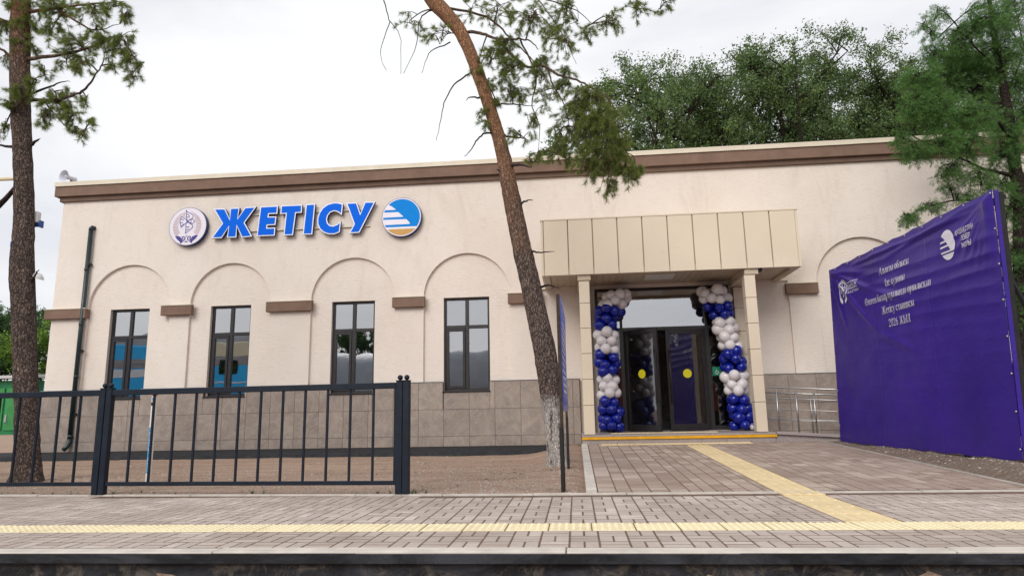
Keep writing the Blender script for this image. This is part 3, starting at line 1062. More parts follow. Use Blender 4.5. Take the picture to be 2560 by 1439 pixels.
# side walls, back wall, roof deck, inside
part('side_wall', G().box(BX0, BX0 + 0.3, RY + 0.003, BD, PL, WTOP), ['stucco'], station)
part('side_wall', G().box(BX1 - 0.3, BX1, RY + 0.003, BD, PL, WTOP), ['stucco'], station)
g = holed_wall(BX0 + 0.3, BX1 - 0.3, 0.0, WTOP, [(-8.9, -7.9, 1.4, 3.4)], BD - 0.3, BD, G())
part('back_wall', g, ['stucco'], station)
part('roof', G().box(BX0 + 0.05, BX1 - 0.05, 0.02, BD - 0.02, WTOP + 0.002, WTOP + 0.2), ['slate_roof'], station)
g = G().box(BX0 + 0.3, BX1 - 0.3, 0.33, BD - 0.31, 0.30, 0.385)
part('hall_floor', g, ['interior_floor'], station)
g = G().box(BX0 + 0.3, BX1 - 0.3, 0.33, BD - 0.31, 4.3, 4.4)
for xx in (-12.84, -9.6, -6.9, -3.9, -1.0, 4.9, 8.2, 18.6):
    g.box(xx, xx + 0.12, 0.33, BD - 0.31, 0.386, 4.299)
for a, b in ((-9.4, -7.0), (-6.7, -4.0), (-3.7, -1.05), (5.1, 8.1), (8.4, 18.5)):
    g.box(a, b, 3.6, 3.7, 0.386, 4.299)
part('inner_wall', g, ['interior'], station)

# plinth with stone tiles
plinth = link('plinth', None, station)
PY = -0.035
Hn = [(a - 0.0, b + 0.0, WZ0, WZ1) for a, b in WINS]
part('backing', holed_wall(BX0 - 0.03, 0.10, 0.02, PL - 0.006, [h for h in Hn if h[0] < 0], PY + 0.012, 0.06, G()), ['joint_grey'], plinth)
part('backing', holed_wall(3.9, BX1 + 0.03, 0.02, PL - 0.006, [h for h in Hn if h[0] > 0], PY + 0.012, 0.06, G()), ['joint_grey'], plinth)
g = G().box(BX0 - 0.042, BX0 - 0.001, PY + 0.0125, BD, 0.02, PL - 0.006)
part('side_cladding', g, ['tile'], plinth)
rows = [(0.125, 0.350), (0.356, 0.958), (0.964, PL - 0.008)]
x = -3.67 - 0.6 * 16
cols = []
while x < 12:
    cols.append((x, x + 0.6)); x += 0.6
def tile_piece(a, b, c, d):
    if b - a < 0.02 or d - c < 0.02: return
    g = G().box(a + .003, b - .003, PY, PY + 0.0115, c, d, 0, 0.002)
    part('tile', g, ['tile'], plinth)
for a, b in cols:
    for c, d in rows:
        a2, b2 = max(a, BX0 - 0.04), min(b, 12)
        if b2 < BX0: continue
        if a2 < 0.09 < b2: b2 = 0.09
        if a2 < 3.9 < b2: a2 = 3.9
        if 0.08 < a2 < 3.89: continue
        w = [h for h in Hn if h[0] < b2 and h[1] > a2 and d > WZ0]
        if not w:
            tile_piece(a2, b2, c, d)
        else:
            h = w[0]
            if WZ0 - 0.03 > c: tile_piece(max(a2, h[0]), min(b2, h[1]), c, WZ0 - 0.035)
            tile_piece(a2, min(b2, h[0]), c, d)
            tile_piece(max(a2, h[1]), b2, c, d)
# metal drip strip on top of the plinth, split at the windows
xs_ = [BX0 - 0.05]
for a, b in WINS[:6]: xs_ += [a, b]
xs_ += [12.0]
g = G()
segs = [(xs_[i], xs_[i + 1]) for i in range(0, len(xs_) - 1, 2)]
for a, b in segs:
    for a1, b1 in ([(a, b)] if not (a < 0 < b) else [(a, 0.12), (3.88, b)]):
        part('drip_strip', G().box(a1, b1, PY - 0.018, -0.002, PL - 0.004, PL + 0.006), ['zinc'], plinth)

# cornice
cor = part('cornice', G().box(BX0 - 0.17, BX1 + 0.17, -0.14, BD + 0.1, 6.600, 6.862), ['brown_render'], station)
part('moulding', G().box(BX0 - 0.07, BX1 + 0.07, -0.065, BD + 0.02, 6.475, 6.598), ['brown_dark'], cor)
fl = G()
x = BX0 - 0.185
while x < BX1:
    L = min(2.5, BX1 + 0.185 - x)
    dz = rnd.uniform(-0.003, 0.003)
    fl.box(x, x + L - 0.002, -0.155 + dz * 0.4, -0.06, 6.872 + dz, 6.985 + dz)
    fl.box(x, x + L - 0.002, -0.170, -0.154, 6.864 + dz, 6.880 + dz)
    x += L
fl.box(BX0 - 0.185, BX1 + 0.18, -0.058, BD + 0.12, 6.866, 6.978)
part('roof_flashing', fl, ['flashing'], cor)

# impost blocks between the arches
for a, b in ((-13.27, -12.17), (-10.17, -9.37), (-7.46, -6.30), (-4.31, -3.52), (-1.52, -0.70), (4.85, 5.56), (7.70, 8.66), (10.85, 11.8)):
    o = part('impost', G().box(a, b, -0.115, RY - 0.002 if a < -13 else -0.001, 3.385, 3.622, 0, 0.008), ['brown_render'], station)
    part('cap_flashing', G().box(a - 0.012, b + 0.012, -0.128, -0.002, 3.624, 3.642), ['flashing'], o)

# windows
def bar(g, x0, x1, z0, z1, y0, y1): g.box(x0, x1, y0, y1, z0, z1, 0, 0.004)
def make_window(a, b):
    w = link('window', None, station)
    y0, y1 = 0.155, 0.225
    f = 0.055
    mx = a + (b - a) * 0.50
    tz = 2.90
    g = G()
    bar(g, a + .002, b - .002, WZ1 - f, WZ1 - .002, y0, y1)
    bar(g, a + .002, b - .002, WZ0 + .002, WZ0 + f, y0, y1)
    bar(g, a + .002, a + f, WZ0 + f, WZ1 - f, y0, y1)
    bar(g, b - f, b - .002, WZ0 + f, WZ1 - f, y0, y1)
    bar(g, mx - 0.042, mx + 0.042, WZ0 + f, WZ1 - f, y0 - .002, y1)
    bar(g, a + f, mx - 0.042, tz - 0.04, tz + 0.04, y0 - .001, y1)
    bar(g, mx + 0.042, b - f, tz - 0.04, tz + 0.04, y0 - .001, y1)
    part('frame', g, ['frame_dark'], w)
    g = G()
    sx0, sx1, sz0, sz1 = a + f + .004, mx - 0.046, WZ0 + f + .004, tz - 0.044
    s = 0.058
    bar(g, sx0, sx1, sz1 - s, sz1, y0 - .02, y1 - .02)
    bar(g, sx0, sx1, sz0, sz0 + s, y0 - .02, y1 - .02)
    bar(g, sx0, sx0 + s, sz0 + s, sz1 - s, y0 - .02, y1 - .02)
    bar(g, sx1 - s, sx1, sz0 + s, sz1 - s, y0 - .02, y1 - .02)
    part('sash', g, ['frame_dark'], w)
    for (p, q, r, t, yy) in ((a + f, mx - .042, tz + .04, WZ1 - f, 0.19), (mx + .042, b - f, tz + .04, WZ1 - f, 0.19), (mx + .042, b - f, WZ0 + f, tz - .04, 0.19), (sx0 + s, sx1 - s, sz0 + s, sz1 - s, 0.175)):
        e = 0.004
        k = rnd.uniform(-0.0016, 0.0016)
        g = G().quad((p - e, yy + k, r - e), (q + e, yy - k, r - e), (q + e, yy - k * .6, t + e), (p - e, yy + k * 1.3, t + e))
        part('pane', g, ['window_glass'], w)
    part('sill', G().box(a - 0.015, b + 0.015, PY - 0.035, 0.15, WZ0 - 0.03, WZ0 - 0.012, 0, 0.003), ['frame_dark'], w)
    return w
for a, b in WINS[:6]: make_window(a, b)

# entrance canopy
canopy = link('canopy', None, station)
CX0, CX1, CY, CZ0, CZ1 = -0.63, 4.72, -1.66, 3.70, 4.925
g = G().box(CX0 + .02, CX1 - .02, CY + 0.03, -0.004, CZ0 + 0.13, CZ1 - 0.03)
part('core', g, ['canopy_joint'], canopy)
g = G()
g.box(CX0 + .012, CX1 - .012, CY + .012, CY + 0.16, CZ0 + .004, CZ0 + 0.128)
g.box(CX0 + .012, CX0 + 0.16, CY + 0.162, -0.004, CZ0 + .004, CZ0 + 0.128)
g.box(CX1 - 0.16, CX1 - .012, CY + 0.162, -0.004, CZ0 + .004, CZ0 + 0.128)
part('soffit_lip', g, ['soffit'], canopy)
npan = 10
pw = (CX1 - CX0 - 0.10) / npan
part('corner_trim', G().box(CX0, CX0 + 0.05, CY - .004, -0.006, CZ0, CZ1, 0, .003), ['canopy_panel'], canopy)
part('corner_trim', G().box(CX1 - 0.05, CX1, CY - .004, -0.006, CZ0, CZ1, 0, .003), ['canopy_panel'], canopy)
for i in range(npan):
    a = CX0 + 0.05 + i * pw
    dy = rnd.uniform(-.001, .001)
    part('panel', G().box(a + .016, a + pw - .006, CY - 0.012 + dy, CY + .028, CZ0 + 0.001, CZ1 - 0.022, 0, .004), ['canopy_panel'], canopy)
part('cap_flashing', G().box(CX0 - 0.01, CX1 + 0.01, CY - 0.02, -0.005, CZ1 - 0.020, CZ1 + 0.012, 0, .003), ['canopy_panel'], canopy)
x = CX0 + 0.165
while x < CX1 - 0.17:
    w = min(0.145, CX1 - 0.165 - x)
    g = G().box(x + .004, x + w - .004, CY + 0.165, -0.006, CZ0 + 0.055, CZ0 + 0.067)
    part('soffit_slat', g, ['soffit'], canopy)
    x += 0.145
lamp = part('ceiling_light', G().box(1.62, 2.24, -1.12, -0.60, CZ0 + 0.035, CZ0 + 0.054, 0, .004), ['light_panel'], canopy)

# pillars with clad panels
def pillar(x0, x1, y0, y1, z0, z1, name='pillar'):
    p = link(name, None, station)
    part('core', G().box(x0 + .01, x1 - .01, y0 + .01, y1 - .01, z0, z1), ['dark_gap'], p)
    seams = [z0 + 0.0, 0.98, 1.51, 2.04, 2.57, 3.10, z1]
    for a, b in zip(seams[:-1], seams[1:]):
        part('cladding_panel', G().box(x0, x1, y0, y1, a + .004, b - .004, 0, .005), ['canopy_panel'], p)
    return p
pillar(0.145, 0.365, -1.60, -1.38, 0.392, 3.58)
pillar(3.56, 3.78, -1.60, -1.38, 0.392, 3.58)
for x0 in (0.16, 3.66):
    pillar(x0, x0 + 0.22, -0.16, 0.068, 0.392, 3.58, 'pilaster')
part('pillar_beam', G().box(0.12, 0.40, -1.62, -0.17, 3.585, CZ0 + .053, 0, .004), ['soffit'], station)
part('pillar_beam', G().box(3.57, 3.85, -1.62, -0.17, 3.585, CZ0 + .053, 0, .004), ['soffit'], station)

# porch
porch = link('porch', None, station)
part('slab', G().box(0.10, 3.86, -1.74, 0.068, 0.02, 0.352), ['concrete'], porch)
for i in range(8):
    a = 0.10 + i * 0.4701
    part('riser_stone', G().box(a + .002, a + .468, -1.762, -1.7405, 0.02, 0.300, 0, .002), ['granite'], porch)
for i in range(6):
    a = 0.09 + i * 0.63
    part('tread_stone', G().box(a + .002, a + .628, -1.79, -1.30, 0.353, 0.387, 0, .003), ['granite'], porch)
for i in range(6):
    for j in range(2):
        a, y = 0.09 + i * 0.63, -1.298 + j * 0.72
        part('floor_stone', G().box(a + .002, a + .628, y, min(y + .717, 0.33), 0.353, 0.386, 0, .002), ['granite'], porch)
part('yellow_nosing', G().box(0.088, 3.885, -1.794, -1.7635, 0.301, 0.3515), ['step_yellow'], porch)
me = dome_tile(0.31, 0.30, 6, 6).mesh('tactile_tile', ['tactile_yellow'])
for i in range(7):
    link('tactile_tile', me, porch, (0.86 + i * 0.315, -0.98, 0.392))

# entrance glazing and doors
entry = link('entrance', None, station)
FY0, FY1 = 0.10, 0.17
M1, M2, TZ = 1.11, 3.055, 2.715
g = G()
def fb(x0, x1, z0, z1, y0=FY0, y1=FY1): g.box(x0, x1, y0, y1, z0, z1, 0, .004)
fb(DX0 + .002, DX1 - .002, DZ1 - 0.07, DZ1 - .002)
fb(DX0 + .002, DX0 + 0.07, DZ0, DZ1 - .07); fb(DX1 - 0.07, DX1 - .002, DZ0, DZ1 - .07)
fb(M1 - .05, M1 + .05, DZ0, TZ - .04); fb(M2 - .05, M2 + .05, DZ0, TZ - .04)
fb(M1 - .03, M1 + .03, TZ + .04, DZ1 - .07); fb(M2 - .03, M2 + .03, TZ + .04, DZ1 - .07)
fb(DX0 + .07, DX1 - .07, TZ - .04, TZ + .04)
fb(DX0 + .07, M1 - .05, DZ0, DZ0 + .10); fb(M2 + .05, DX1 - .07, DZ0, DZ0 + .10)
part('frame', g, ['frame_dark'], entry)
for a, b, c, d in ((DX0 + .07, M1 - .03, TZ + .04, DZ1 - .07), (M1 + .03, M2 - .03, TZ + .04, DZ1 - .07), (M2 + .03, DX1 - .07, TZ + .04, DZ1 - .07), (DX0 + .07, M1 - .05, DZ0 + .10, TZ - .04), (M2 + .05, DX1 - .07, DZ0 + .10, TZ - .04)):
    part('pane', G().quad((a - .003, .135, c - .003), (b + .003, .135, c - .003), (b + .003, .135, d + .003), (a - .003, .135, d + .003)), ['window_glass' if c > 2 else 'door_glass'], entry)
def door_leaf(hx, width, ang, hinge_left, handle):
    leaf = link('door_leaf', None, entry, (hx, 0.09, 0), (0, 0, ang))
    s = 1 if hinge_left else -1
    z0, z1 = DZ0 + .012, TZ - .045
    g = G()
    st = 0.095
    def db(u0, u1, a, b):
        x0, x1 = sorted((u0 * s, u1 * s))
        g.box(x0, x1, -0.03, 0.03, a, b, 0, .004)
    db(0, st, z0, z1); db(width - st, width, z0, z1)
    db(st, width - st, z1 - .11, z1); db(st, width - st, z0, z0 + .14)
    me = g.mesh('stile_frame', [MAT['frame_dark']])
    link('stile_frame', me, leaf)
    a, b = sorted((st * s, (width - st) * s))
    g = G().quad((a, 0, z0 + .14), (b, 0, z0 + .14), (b, 0, z1 - .11), (a, 0, z1 - .11))
    link('pane', g.mesh('pane', ['door_glass']), leaf)
    g = G().poly(circle(width * .5 * s, 1.66, 0.10, 28), -0.006)
    link('yellow_dot', g.mesh('yellow_dot', ['sticker_yellow']), leaf)
    g = G()
    hxp = (width - 0.05) * s
    g.tube([(hxp, -0.075, 1.0), (hxp, -0.075, 2.2)], 0.014, 10)
    g.tube([(hxp, -0.03, 1.08), (hxp, -0.075, 1.08)], 0.009, 8).tube([(hxp, -0.03, 2.12), (hxp, -0.075, 2.12)], 0.009, 8)
    link('pull_handle', g.mesh('pull_handle', ['frame_dark'], True), leaf)
    return leaf
door_leaf(M1 + .055, 0.93, R(-44), True, True)
door_leaf(M2 - .055, 0.93, R(9), False, True)
# accessibility pictogram on the right sidelight
sg = part('pictogram', G().quad((M2 + .07, .128, 1.60), (M2 + .27, .128, 1.60), (M2 + .27, .128, 1.80), (M2 + .07, .128, 1.80)), ['sign_green'], entry)
part('yellow_pictogram', G().quad((M2 + .275, .128, 1.60), (M2 + .43, .128, 1.60), (M2 + .43, .128, 1.80), (M2 + .275, .128, 1.80)), ['sticker_yellow'], entry)
g = G()
mp = lambda a, b, l: (M2 + .17 + a, .1265 - l, 1.70 + b)
stroke(g, [(0.03 * math.cos(t), -0.03 + 0.035 * math.sin(t)) for t in [2.2 + 4.2 * i / 10 for i in range(11)]], 0.010, mp)
stroke(g, [(-0.01, 0.045), (-0.005, 0.0), (0.03, 0.0), (0.045, -0.05)], 0.010, mp)
part('wheelchair_symbol', g, ['white_print'], entry)
g = G()
mp = lambda a, b, l: (M2 + .352 + a, .1265 - l, 1.70 + b)
stroke(g, [(-.05, .06), (.03, .06), (.03, -.06), (-.05, -.06)], 0.012, mp, True)
part('door_symbol', g, ['black_print'], entry)
# vestibule behind the doors
g = G()
for xx in (0.6, 1.15, 2.05, 2.95, 3.5):
    g.box(xx, xx + 0.07, 2.2, 2.27, 0.387, 3.6)
g.box(0.6, 3.57, 2.2, 2.27, 2.75, 2.83); g.box(0.6, 3.57, 2.2, 2.27, 0.387, 0.55)
part('inner_door_frame', g, ['frame_dark'], entry)
for (a, b, s) in ((1.35, 2.3, 1), (2.75, 2.3, 1)):
    g = G()
    for k in range(12):
        t = k * math.pi / 6
        g.tube([(a, 1.2, 3.25), (a + .16 * math.cos(t), 1.2 + .05 * math.sin(t * 3), 3.25 + .16 * math.sin(t))], 0.006, 4)
    g.tube([(a, 1.2, 3.25), (a, 1.2, 4.29)], 0.006, 5)
    part('chandelier', g, ['lamp_white'], station)

# ramp right of the porch
ramp = link('ramp', None, station)
g = G().add([(3.862, -1.74, .02), (10, -1.74, -.1), (10, 0.06, -.1), (3.862, 0.06, .02), (3.862, -1.74, .386), (8.6, -1.74, .06), (8.6, 0.06, .06), (3.862, 0.06, .386)],
            [(4, 5, 6, 7), (0, 1, 5, 4), (1, 2, 6, 5), (3, 0, 4, 7)])
part('ramp_slab', g, ['granite'], ramp)
g = G().add([(3.89, -1.80, .355), (8.6, -1.80, .03), (8.6, -1.60, .03), (3.89, -1.60, .355), (3.89, -1.80, .41), (8.6, -1.80, .085), (8.6, -1.60, .085), (3.89, -1.60, .41)],
            [(0, 3, 2, 1), (4, 5, 6, 7), (0, 1, 5, 4), (1, 2, 6, 5), (2, 3, 7, 6), (3, 0, 4, 7)])
part('ramp_edge', g, ['granite'], ramp)

# downpipe on the left corner pier
dp = link('downpipe', None, station)
g = G()
g.tube([(-12.23, -0.002, 5.74), (-12.235, -0.07, 5.74), (-12.245, -0.085, 5.72), (-12.25, -0.085, 5.66)], 0.055, 14)
g.tube([(-12.25, -0.085, 5.69), (-12.27, -0.085, 0.42)], 0.052, 14)
g.tube([(-12.27, -0.085, 0.44), (-12.272, -0.09, 0.34), (-12.285, -0.13, 0.255), (-12.31, -0.20, 0.185)], 0.054, 14)
for z in (4.6, 3.2, 1.9, 0.46):
    g.tube([(-12.26, -0.085, z), (-12.26, -0.085, z + .07)], 0.058, 14)
part('pipe', g, ['pipe_green'], dp, True)
for z in (4.75, 2.55, 1.0):
    g = G().box(-12.35, -12.17, -0.05, -0.003, z, z + .03).box(-12.19, -12.165, -0.11, -0.05, z - .01, z + .05)
    part('bracket', g, ['dark_iron'], dp)

# ------------------------------------------------------------------ signs on the facade
LETTERS=[
  [(-8.906, 6.04), (-8.666, 6.031), (-8.501, 5.729), (-8.485, 6.036), (-8.296, 6.035), (-8.313, 5.734), (-8.107, 6.036), (-7.878, 6.039), (-8.142, 5.664), (-7.936, 5.318), (-8.15, 5.307), (-8.321, 5.63), (-8.33, 5.315), (-8.525, 5.319), (-8.508, 5.621), (-8.705, 5.317), (-8.915, 5.32), (-8.672, 5.667)] ,
  [(-7.697, 6.037), (-7.289, 6.038), (-7.295, 5.879), (-7.509, 5.882), (-7.524, 5.766), (-7.317, 5.759), (-7.33, 5.591), (-7.536, 5.59), (-7.544, 5.478), (-7.331, 5.475), (-7.337, 5.318), (-7.75, 5.32)] ,
  [(-7.157, 6.038), (-6.663, 6.034), (-6.662, 5.877), (-6.811, 5.874), (-6.865, 5.31), (-7.055, 5.31), (-7.02, 5.872), (-7.163, 5.867)] ,
  [(-6.511, 6.041), (-6.326, 6.039), (-6.372, 5.305), (-6.561, 5.311)] ,
  [(-5.614, 6.01), (-5.631, 5.792), (-5.707, 5.85), (-5.81, 5.876), (-5.911, 5.847), (-5.983, 5.761), (-6.01, 5.653), (-5.982, 5.543), (-5.913, 5.471), (-5.817, 5.453), (-5.724, 5.483), (-5.655, 5.534), (-5.672, 5.325), (-5.785, 5.283), (-5.92, 5.289), (-6.043, 5.335), (-6.141, 5.421), (-6.197, 5.539), (-6.204, 5.676), (-6.168, 5.811), (-6.09, 5.931), (-5.971, 6.014), (-5.836, 6.049), (-5.713, 6.043)] ,
  [(-5.468, 6.024), (-5.252, 6.02), (-5.139, 5.707), (-5.009, 6.028), (-4.807, 6.018), (-5.167, 5.295), (-5.368, 5.291), (-5.266, 5.496)] ,
]
sign = thing('station_name_sign', 'blue white-edged slanted letters reading ЖЕТІСУ on the facade', 'sign', (-6.9, 0, 5.67))
for z in (5.46, 5.885):
    part('mounting_rail', G().box(-8.75, -4.92, -0.045, -0.003, z - .012, z + .012), ['flashing'], sign)
for p in LETTERS:
    outer = offset_poly(p, 0.026)
    lt = part('letter', G().prism(outer, -0.128, -0.047, 0, 1), ['letter_white', 'letter_side'], sign)
    part('letter_face', G().prism(offset_poly(p, 0.0), -0.134, -0.1285), ['letter_blue'], lt)

def disc_sign(name, label, c, r, rim_mat, face_mat):
    t = thing(name, label, 'sign', (c[0], 0, c[1]))
    part('disc_body', G().prism(circle(c[0], c[1], r, 64), -0.125, -0.02), [rim_mat], t)
    part('disc_face', G().prism(circle(c[0], c[1], r - 0.012, 64), -0.130, -0.1255), [face_mat], t)
    return t
E1 = (-9.607, 5.634)
e1 = disc_sign('round_emblem_sign', 'round white sign with purple bird emblem left of the blue letters', E1, 0.498, 'letter_side', 'emblem_white')
mp1 = lambda a, b, l=0.0: (E1[0] + a, -0.1325 - l, E1[1] + b)
g = G()
for k in range(54):
    t = math.pi * 2 * k / 54
    if R(222) < t < R(318): continue
    c, s = math.cos(t), math.sin(t)
    r0, r1 = 0.235, 0.375
    x0, z0 = -0.017, 0.008
    w0, w1 = 0.004, 0.0105
    g.quad(mp1(x0 + c * r0 + s * w0, z0 + s * r0 - c * w0), mp1(x0 + c * r1 + s * w1, z0 + s * r1 - c * w1), mp1(x0 + c * r1 - s * w1, z0 + s * r1 + c * w1), mp1(x0 + c * r0 - s * w0, z0 + s * r0 + c * w0))
part('sun_rays', g, ['emblem_brown'], e1)
g = G()
g.poly([(x + E1[0], z + E1[1]) for x, z in [(-0.085, 0.46), (0.15, 0.31), (0.20, 0.124), (0.16, -0.03), (-0.06, -0.215), (-0.065, 0.01), (-0.19, -0.06), (-0.225, 0.09), (-0.225, 0.2), (-0.18, 0.3), (-0.075, 0.215)]], -0.1336)
part('bird_ground', g, ['emblem_white'], e1)
BIRD = [[(-0.067, 0.429), (-0.045, 0.386), (0.124, 0.294), (0.128, 0.238), (0.096, 0.197), (-0.013, 0.14), (-0.053, 0.246)],
        [(-0.178, 0.266), (-0.036, 0.169), (-0.032, 0.106), (-0.171, -0.02), (-0.207, 0.086), (-0.207, 0.184)],
        [(-0.011, 0.112), (0.122, 0.029), (0.14, -0.027), (-0.046, -0.178), (-0.042, -0.047), (-0.05, 0.065)],
        [(-0.013, 0.133), (0.11, 0.197), (0.179, 0.124), (0.12, 0.057)]]
g = G()
for p in BIRD: stroke(g, p, 0.017, lambda a, b, l: mp1(a, b, l + 0.002), True)
for p in ([(-0.04, 0.33), (0.03, 0.27)], [(-0.03, 0.25), (0.04, 0.23)], [(-0.19, 0.2), (-0.12, 0.17)], [(-0.2, 0.1), (-0.13, 0.1)], [(-0.17, 0.02), (-0.11, 0.06)], [(-0.035, -0.1), (0.03, -0.06)], [(-0.035, -0.02), (0.04, -0.01)], [(0.06, 0.1), (0.1, 0.1)], [(0.06, 0.16), (0.1, 0.15)]):
    stroke(g, p, 0.018, lambda a, b, l: mp1(a, b, l + 0.0032))
for s in (1, -1):
    ml = lambda q: [(E1[0] + (x + 0.014) * s - 0.014, E1[1] + z) for x, z in q]
    g.poly(ml([(-0.316, -0.242), (-0.246, -0.238), (-0.165, -0.272), (-0.148, -0.319), (-0.105, -0.352), (-0.165, -0.43), (-0.18, -0.393), (-0.26, -0.328)]), -0.1343)
    stroke(g, [((x + 0.014) * s - 0.014, z) for x, z in [(-0.161, -0.428), (-0.088, -0.37), (-0.048, -0.337), (-0.05, -0.285), (-0.09, -0.262), (-0.129, -0.28), (-0.125, -0.32), (-0.09, -0.322)]], 0.022, lambda a, b, l: mp1(a, b, l + 0.003))
g.poly([(E1[0] + x, E1[1] + z) for x, z in [(-0.065, -0.408), (-0.011, -0.373), (0.048, -0.408)]], -0.1345)
g.poly([(E1[0] + x, E1[1] + z) for x, z in [(-0.042, -0.241), (0.014, -0.241), (-0.014, -0.269)]], -0.1345)
part('bird_emblem', g, ['emblem_navy'], e1)

E2 = (-4.097, 5.617)
e2 = disc_sign('round_emblem_sign', 'round blue and gold railway emblem right of the blue letters', E2, 0.495, 'letter_side', 'emblem_white')
clip = circle(0, 0, 0.458, 72)
put = lambda q: [(E2[0] + x, E2[1] + z) for x, z in q]
part('blue_field', G().prism(put(clip_convex([(-.6, -.244), (.6, -.248), (.6, .6), (-.6, .6)], clip)), -0.1325, -0.1305), ['emblem_blue'], e2)
part('gold_field', G().prism(put(clip_convex([(-.6, -.6), (.6, -.6), (.6, -.300), (-.6, -.299)], clip)), -0.1325, -0.1305), ['emblem_gold'], e2)
g = G()
clip2 = circle(0, 0, 0.470, 72)
for q in ([(-0.657, 0.31), (-0.345, 0.322), (-0.308, 0.313), (-0.241, 0.276), (-0.187, 0.233), (-0.139, 0.19), (-0.654, 0.187)], [(-0.653, 0.133), (-0.079, 0.128), (0.049, 0.004), (-0.65, -0.003)], [(-0.65, -0.051), (0.123, -0.06), (0.21, -0.158), (0.203, -0.185), (-0.647, -0.19)]):
    q = list(reversed(q)) if sum(q[i][0] * q[(i + 1) % len(q)][1] - q[(i + 1) % len(q)][0] * q[i][1] for i in range(len(q))) < 0 else q
    g.prism(put(clip_convex(q, clip2)), -0.1340, -0.1327)
part('white_stripe_field', g, ['emblem_white'], e2)

# ------------------------------------------------------------------ horn loudspeaker on the roof corner
sp = thing('loudspeaker', 'grey horn loudspeaker perched on the roof corner', 'loudspeaker', (-13.05, 0.0, 6.985))
ax = Vector((-0.18, -0.93, 0.02)).normalized()
c = Vector((-13.06, 0.02, 7.15))
g = G().lathe([(0.045, -0.02), (0.05, 0.03), (0.075, 0.09), (0.115, 0.15), (0.148, 0.19), (0.156, 0.195), (0.150, 0.186), (0.110, 0.14), (0.07, 0.085), (0.04, 0.03), (0.0, 0.02)], c, ax, 28)
part('horn', g, ['horn_grey'], sp, True)
g = G().lathe([(0.0, 0.15), (0.022, 0.148), (0.026, 0.10), (0.026, 0.03)], c, ax, 14)
part('reflex_cone', g, ['lamp_white'], sp, True)
g = G().lathe([(0.0, -0.16), (0.06, -0.155), (0.068, -0.12), (0.06, -0.02), (0.045, -0.01)], c, ax, 20)
part('driver', g, ['horn_grey'], sp, True)
g = G().box(c.x - .02, c.x + .02, c.y + .02, c.y + .06, 6.984, 7.10)
part('bracket', g, ['dark_iron'], sp)
dc = thing('dome_camera', 'small black dome camera under the canopy beside the right pillar', 'camera', (3.82, -1.56, 3.70))
part('dome', G().lathe([(0.0, -0.062), (0.03, -0.055), (0.045, -0.03), (0.05, 0.0), (0.055, 0.002), (0.055, 0.02), (0, 0.02)], (3.89, -1.585, CZ0 - .017), (0, 0, 1), 18), ['frame_dark'], dc, True)

# ------------------------------------------------------------------ fence: welded sections, a post at each end
def fence_section(xa, xb, label, extra=False):
    """right end xa, left end xb"""
    fy = lambda x: kerb_y(x) + 0.055
    a, b = Vector((xa, fy(xa), 0)), Vector((xb, fy(xb), 0))
    t = thing('fence_section', label, 'fence', tuple((a + b) / 2), 'fence sections along the platform kerb')
    d = (b - a).normalized()
    ang = math.atan2(d.y, d.x)
    L = (b - a).length
    rot = Matrix.Rotation(ang, 4, 'Z')
    def mk(name, g, mats, smooth=False, parent=t):
        m = rot.copy(); m.translation = a
        g.v = [tuple(m @ Vector(v)) for v in g.v]
        return part(name, g, mats, parent, smooth)
    pw = 0.075
    for u0 in ((0.0, L - pw) if not extra else (-pw - .004, 0.0, L - pw)):
        p = mk('post', G().box(u0, u0 + pw, -pw / 2, pw / 2, 0.012, 1.262, 0, .005).box(u0 - .004, u0 + pw + .004, -pw / 2 - .004, pw / 2 + .004, 1.2625, 1.270), ['fence_paint'])
        s = G().lathe([(0.0, -0.001)] + [(0.031 * math.sin(k * math.pi / 10), 0.031 - 0.031 * math.cos(k * math.pi / 10)) for k in range(1, 11)], (u0 + pw / 2, 0, 1.270), (0, 0, 1), 18)
        mk('ball_finial', s, ['fence_paint'], True, p)
        mk('foot', G().box(u0 - .012, u0 + pw + .012, -.05, .05, -0.05, 0.011), ['concrete'], False, p)
    mk('top_rail', G().box(pw + .002, L - pw - .002, -.03, .03, 1.178, 1.246, 0, .005), ['fence_paint'])
    mk('bottom_rail', G().box(pw + .002, L - pw - .002, -.02, .02, 0.112, 0.158, 0, .004), ['fence_paint'])
    mk('end_stile', G().box(pw + .004, pw + .03, -.012, .012, .16, 1.176), ['fence_paint'])
    n = 12
    for k in range(n):
        u = pw + (L - 2 * pw) * (k + 1) / (n + 1)
        mk('baluster', G().box(u - .0125, u + .0125, -.0125, .0125, 0.159, 1.177, 0, .002), ['fence_paint'])
    return t
fence_section(-1.965, -5.715, 'dark blue metal fence section ending free beside the bare earth', True)
fence_section(-5.725, -9.555, 'dark blue metal fence section in front of the left pine')

# ------------------------------------------------------------------ cable marker post
mk_ = thing('cable_marker', 'slim white cable marker post with a blue warning plate behind the fence', 'marker post', (-6.10, -6.25, 0))
part('post', G().box(-6.135, -6.070, -6.27, -6.23, -0.1, 1.21, 0, .003), ['marker_white'], mk_)
part('red_cap', G().box(-6.1355, -6.0695, -6.2705, -6.2295, 1.2105, 1.245), ['marker_red'], mk_)
pl = part('blue_plate', G().box(-6.131, -6.079, -6.2735, -6.2705, 0.13, 0.765, 0, .001), ['marker_blue'], mk_)
vs, fs = text_mesh2('КАБЕЛЬ, НЕ КОПАТЬ!', width=0.59, height=0.030, bold=0.018)
part('lettering', G().add([(-6.090 - b, -6.2745, 0.152 + a) for a, b in vs], fs), ['white_print'], pl)
part('small_plate', G().box(-6.131, -6.083, -6.2735, -6.2705, 1.075, 1.125), ['black_print'], mk_)
g = G()
